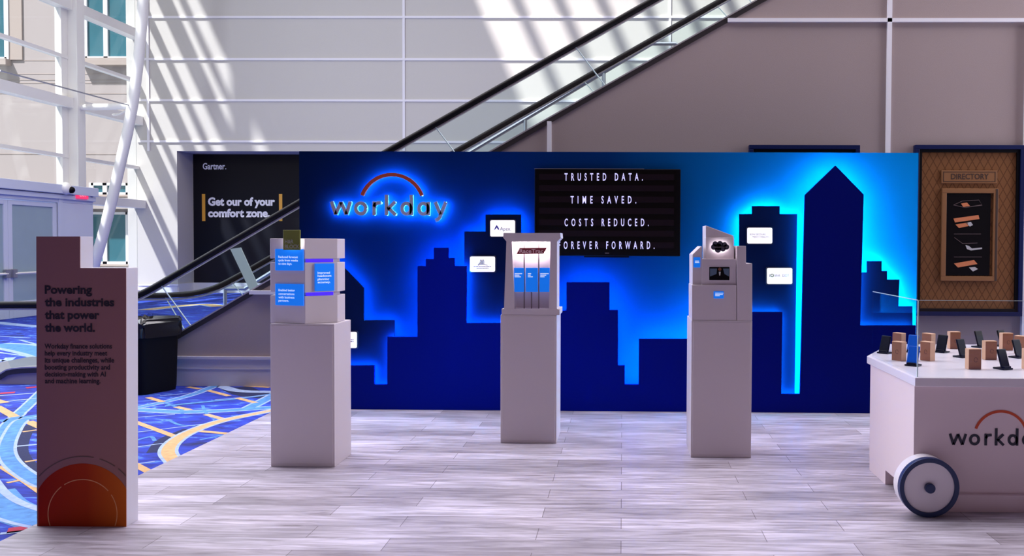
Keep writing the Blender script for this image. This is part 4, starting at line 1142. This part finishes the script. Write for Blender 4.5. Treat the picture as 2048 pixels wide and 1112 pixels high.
# ------------------------------------------------------------------ directory boards on the fabric wall
def directory(x0, y0, x1, y1, label, full):
    Y = YE
    q = rect(x0, y0, x1, y1, Y - .06)
    t = thing('directory_board', label, 'directory', ((q[0] + q[1]) / 2, Y, q[2]), group='navy framed directory boards on the fabric wall')
    b = MB(); ft = .045
    def ring(b, q, wdt, ya, yb2):
        b.box(q[0], q[1], ya, yb2, q[3] - wdt, q[3]); b.box(q[0], q[1], ya, yb2, q[2], q[2] + wdt)
        b.box(q[0], q[0] + wdt, ya, yb2, q[2] + wdt, q[3] - wdt); b.box(q[1] - wdt, q[1], ya, yb2, q[2] + wdt, q[3] - wdt)
    ring(b, q, ft, Y - .07, Y)
    build('frame', b, M['frame_navy'], t, bevel=.004)
    b = MB(); q2 = (q[0] + ft, q[1] - ft, q[2] + ft, q[3] - ft); ring(b, q2, .032, Y - .055, Y)
    build('inner_frame', b, M['frame_black'], t)
    b = MB().box(q2[0], q2[1], Y - .03, Y, q2[2], q2[3])
    build('lattice_panel', b, M['brass_lattice'], t)
    if not full: return
    yp = Y - .05
    s = rect(1883, 340.5, 1994.5, 366.5, yp); hd = build('header_plate', MB().box(s[0], s[1], yp, Y - .03, s[2], s[3]), M['brass_plain'], t, bevel=.002)
    b = MB(); s = rect(1886.5, 343.5, 1991, 363.5, yp); s = (s[0], s[1], s[2], s[3]); ring(b, s, .006, yp - .002, yp); build('outline', b, M['brass_dark'], hd)
    build('lettering', text(MB(), 'DIRECTORY', 1902, 1977.5, 358.3, 10.5, yp - .002, .02), M['brass_dark'], hd)
    s = rect(1882.5, 377, 1995, 562, yp); b = MB(); ring(b, s, .05, yp - .01, Y - .03)
    build('screen_surround', b, M['brass_plain'], t, bevel=.004)
    s = rect(1990.5, 378, 1995, 562, yp - .012); build('surround_dark_strip', MB().box(s[0], s[1], yp - .012, yp - .009, s[2], s[3]), M['brass_dark'], t)  # thin dark strip along the right side of the surround
    s = rect(1888.8, 387, 1980.4, 551, yp); sc_ = build('map_screen', MB().box(s[0], s[1], yp, Y - .029, s[2], s[3]), M['tv_black'], t)
    ys = yp - .003
    def shape(pts, m): build('floor_plan', MB().prism_y(poly(pts, ys), ys, ys + .002), M[m], sc_)
    shape([(1922, 407), (1934, 405), (1940, 412), (1927, 414)], 'map_orange')
    shape([(1907, 437), (1957, 430), (1959, 438), (1910, 445)], 'map_orange')
    shape([(1911, 449), (1935, 445), (1937, 452), (1918, 456)], 'map_orange')
    shape([(1930, 446), (1942, 444), (1946, 450), (1940, 453)], 'map_gray')
    shape([(1931, 490), (1938, 492), (1944, 497), (1964, 495), (1964, 498), (1942, 501), (1934, 498)], 'map_gray')
    shape([(1908, 527), (1948, 520), (1955, 528), (1916, 535)], 'map_orange')
    shape([(1938, 535), (1950, 534), (1956, 538), (1946, 543)], 'map_gray')
    for pts in ([(1907, 410), (1925, 402), (1958, 400), (1964, 410), (1930, 415), (1907, 410)], [(1908, 468), (1962, 468)], [(1908, 514), (1964, 514)], [(1909, 475), (1925, 487), (1955, 486)]):
        build('floor_plan', MB().stroke(poly(pts, ys), .005, ys, ys + .002), M['map_line'], sc_)
directory(1828, 290, 2047, 632, 'navy framed brass directory board with header plate and dark map screen', True)
directory(1497, 290, 1718, 632, 'navy framed board mostly hidden behind the blue wall, only its top showing', False)

# ------------------------------------------------------------------ cart
YC = pt(1950, 1023, Z=0).y
zc1 = pt(1950, 756.5, Y=YC - .03).z
cx0 = pt(1827.5, 880, Y=YC).x; cxt = pt(1832, 760, Y=YC - .03).x - .0
pA = pt(1734, 712, Z=zc1); pB = pt(1779, 688, Z=zc1)
xm = cx0 + .95
def mir(x): return 2 * xm - x
ct = thing('display_cart', 'white display cart with round navy-rimmed wheel and dark word logo', 'cart', (xm, YC + .7, .006))
zc0 = pt(1950, 774, Y=YC - .03).z
bx = cx0 + .005; ybk = pA.y - .06
plan_top = [(pA.x - .0, YC - .03), (pA.x, pA.y), (pB.x, pB.y), (mir(pB.x), pB.y), (mir(pA.x), pA.y), (mir(pA.x), YC - .03)]
build('counter_top', MB().prism_z(plan_top, zc0, zc1), M['white_gloss'], ct, bevel=.003)
xl_ = pt(1741, 850, Y=pA.y - .06).x
plan_body = [(cx0, YC), (cx0, ybk), (pB.x + .04, pB.y - .08), (mir(pB.x) - .04, pB.y - .08), (mir(cx0), ybk), (mir(cx0), YC)]
zp = pt(1768, 962, X=cx0).z
build('body', MB().prism_z(plan_body, .10, zc0), M['cart_body'], ct, bevel=.002)
q = rect(1840, 988, 2050, 1023, YC)
zpl = pt(1950, 990, Y=YC - .03).z
yn1 = pt(1790, 985, X=cx0).y; yn2 = pt(1770, 970, X=cx0).y
b = MB().prism_z([(cx0 + .03, YC - .035), (cx0 + .03, YC + .02), (mir(cx0) - .03, YC + .02), (mir(cx0) - .03, YC - .035)], .006, zpl)
b.prism_z([(cx0 + .001, YC + .02), (cx0 + .001, yn1), (mir(cx0) - .001, yn1), (mir(cx0) - .001, YC + .02)], .006, .1)
b.prism_z([(cx0 + .001, yn2), (cx0 + .001, ybk), (mir(cx0) - .001, ybk), (mir(cx0) - .001, yn2)], .006, .1)
build('plinth', b, M['cart_body'], ct, bevel=.002)
# wheel
YWh = YC - .13
wc = pt(1858, 970.5, Y=YWh); wr = abs(pt(1858 + 60, 970, Y=YWh).x - wc.x)
wc.z = wr + .006
for xx in (wc.x, mir(wc.x)):
    wl = build('wheel', MB().disc_y(xx, wc.z, wr * .99, YWh, YC - .02, 64), M['white_gloss'], ct, bevel=.003)
    build('tyre', MB().disc_y(xx, wc.z, wr, YWh - .012, YWh + .03, 64, wr * .845), M['navy_paint'], wl, bevel=.003)['label'] = 'navy tyre'
    build('hub', MB().disc_y(xx, wc.z, wr * .165, YWh - .03, YWh, 32), M['navy_paint'], wl, bevel=.004)['label'] = 'navy hub cap'
    build('axle', MB().disc_y(xx, wc.z, .03, YC - .03, YC + .02, 16), M['navy_paint'], wl)
yl = YC - .004
sc_u = (pt(1950, 880, Y=yl).x - pt(1850, 880, Y=yl).x) / 100 * .2336
word(lambda u: pt(1897.5 + (u - 140) * .2336, 880, Y=yl).x, lambda v: pt(1990, 891 + (v - 432) * .2336, Y=yl).z, sc_u, yl, yl + .003, ct, M['navy_ink'], M['orange_red'], 22)
# glass guard
gx = cxt + .02 if False else pt(1835, 700, Y=YC + .01).x
zg1 = pt(1836, 600, Y=YC + .01).z
yg1 = pt(1747, 583, Z=zg1).y
gx_b = pt(1747, 583, Z=zg1).x
b = MB().slab((gx, YC + .01), (gx_b, yg1), .006, zc1 + .001, zg1)
gg = build('guard_pane', b, M['guard_glass'], ct)
xr = pt(2043, 620, Y=YC + .01).x
gf = build('guard_pane', MB().box(gx, mir(gx), YC + .004, YC + .010, zc1 + .001, zg1), M['guard_glass'], ct)
b = MB().box(gx, mir(gx), YC + .003, YC + .011, zg1 - .003, zg1); b.box(gx - .003, gx + .003, YC + .003, YC + .011, zc1 + .001, zg1)
build('pane_edge', b, M['glass_edge'], gf)
b = MB().slab((gx, YC + .01), (gx_b, yg1), .006, zg1 - .003, zg1 + .001)
build('pane_edge', b, M['glass_edge'], gg)

# goods on the counter
ZC = zc1 + .0005
def box_proto():
    t = thing('gift_box', 'x', 'box', (0, 0, 0))
    bw, bd, bh = .082, .05, .128
    build('carton', MB().box(-bw / 2, bw / 2, -bd / 2, bd / 2, 0, bh), M['card_side'], t, bevel=.002, local=True)
    build('front_face', MB().box(-bw / 2 + .002, bw / 2 - .002, -bd / 2 - .0012, -bd / 2, .002, bh - .002), M['card_shaded'], t, local=True)  # shade of the front is in this sheet's colour
    b = MB().stroke(arc(.004, bh * .47, .011, 0, 330, 14, .014), .0022, -bd / 2 - .002, -bd / 2 - .001)
    build('logo', b, M['card_logo'], t, local=True)
    return t
def stand_proto(m):
    t = thing('charging_stand', 'x', 'charging stand', (0, 0, 0))
    build('foot', MB().box(-.042, .042, -.045, .04, 0, .010), M['stand_black'], t, bevel=.004, local=True)
    b = MB().box(-.038, .038, -.006, .006, 0, .122)
    th = math.radians(-18)
    b.v = [(x, y * math.cos(th) - z * math.sin(th) - .022, y * math.sin(th) + z * math.cos(th) + .009) for x, y, z in b.v]
    build('backrest', b, m, t, bevel=.006, local=True)
    b = MB().box(-.03, .03, -.04, -.022, .010, .022)
    build('ledge', b, M['stand_black'], t, bevel=.003, local=True)
    return t
def dup(t, loc, rz, label, group):
    c_ = t.copy(); COL.objects.link(c_); c_.location = loc; c_.rotation_euler = (0, 0, rz); c_['label'] = label; c_['group'] = group
    for ch in t.children:
        d_ = ch.copy(); COL.objects.link(d_); d_.parent = c_
    return c_
R_ = math.radians
first = box_proto(); used = False
boxes = [((1787, 1809), 701, -58, 'tan box behind the side glass pane, partly covered by another tan box'),
         ((1786, 1810), 722, -58, 'tan box close behind the side glass pane, in front of another tan box'),
         ((1846, 1868), 702, -58, 'tan box turned sideways behind another, just past the glass corner'),
         ((1842, 1868), 722, -58, 'tan box turned sideways just past the glass corner, covering another'),
         ((1892, 1923), 698, 4, 'tan box in the back row between two black charging stands'),
         ((1929, 1963), 739, 4, 'tan box in the front row left of the foremost charging stand'),
         ((1962, 1995), 720, 4, 'tan box in the middle row behind the foremost box'),
         ((1996, 2028), 701, 4, 'tan box in the back row right of the tallest charging stand'),
         ((2027, 2058), 708, -50, 'tan box cut by the right edge of the photo, back row'),
         ((2043, 2076), 739, 4, 'tan box cut by the right edge of the photo, front row')]
def floor_pt(x0, x1, yb, back):
    p = pt((x0 + x1) / 2, yb, Z=zc1); p.y += back; k_ = p.y / (p.y - back); p.x *= k_; p.z = ZC
    return p
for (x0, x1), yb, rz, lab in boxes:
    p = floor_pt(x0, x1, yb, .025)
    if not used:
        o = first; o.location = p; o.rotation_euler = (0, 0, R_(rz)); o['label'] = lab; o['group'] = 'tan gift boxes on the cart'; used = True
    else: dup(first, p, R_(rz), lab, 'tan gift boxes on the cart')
sp_ = stand_proto(M['stand_black']); used = False
stands = [((1759, 1782), 708, -48, 'black charging stand alone behind the side glass pane of the cart'),
          ((1873, 1895), 706, -48, 'black charging stand tilting right, beside the sideways tan boxes'),
          ((1910, 1935), 716, 26, 'black charging stand in the middle row behind the foremost box'),
          ((1946, 1970), 696, 26, 'black charging stand in the back row, centre of the cart'),
          ((1990, 2020), 740, 26, 'black charging stand foremost on the cart'),
          ((2021, 2047), 717, 26, 'black charging stand in the middle row near the right edge'),
          ((1994, 2012), 694, 26, 'black charging stand hidden behind a tan box, only its top showing')]
for (x0, x1), yb, rz, lab in stands:
    p = floor_pt(x0, x1, yb, .04)
    if not used:
        o = sp_; o.location = p; o.rotation_euler = (0, 0, R_(rz)); o['label'] = lab; o['group'] = 'black charging stands on the cart'; used = True
    else: dup(sp_, p, R_(rz), lab, 'black charging stands on the cart')
sb = stand_proto(M['stand_blue']); p = floor_pt(1815, 1838, 733, .04)
sb.location = p; sb.rotation_euler = (0, 0, R_(-40)); sb['label'] = 'charging stand with bright blue back beside the glass corner, in front'; sb['group'] = 'blue charging stands on the cart'
dup(sb, floor_pt(1816, 1836, 706, .04), R_(-40), 'charging stand with bright blue back beside the glass corner, behind the other', 'blue charging stands on the cart')
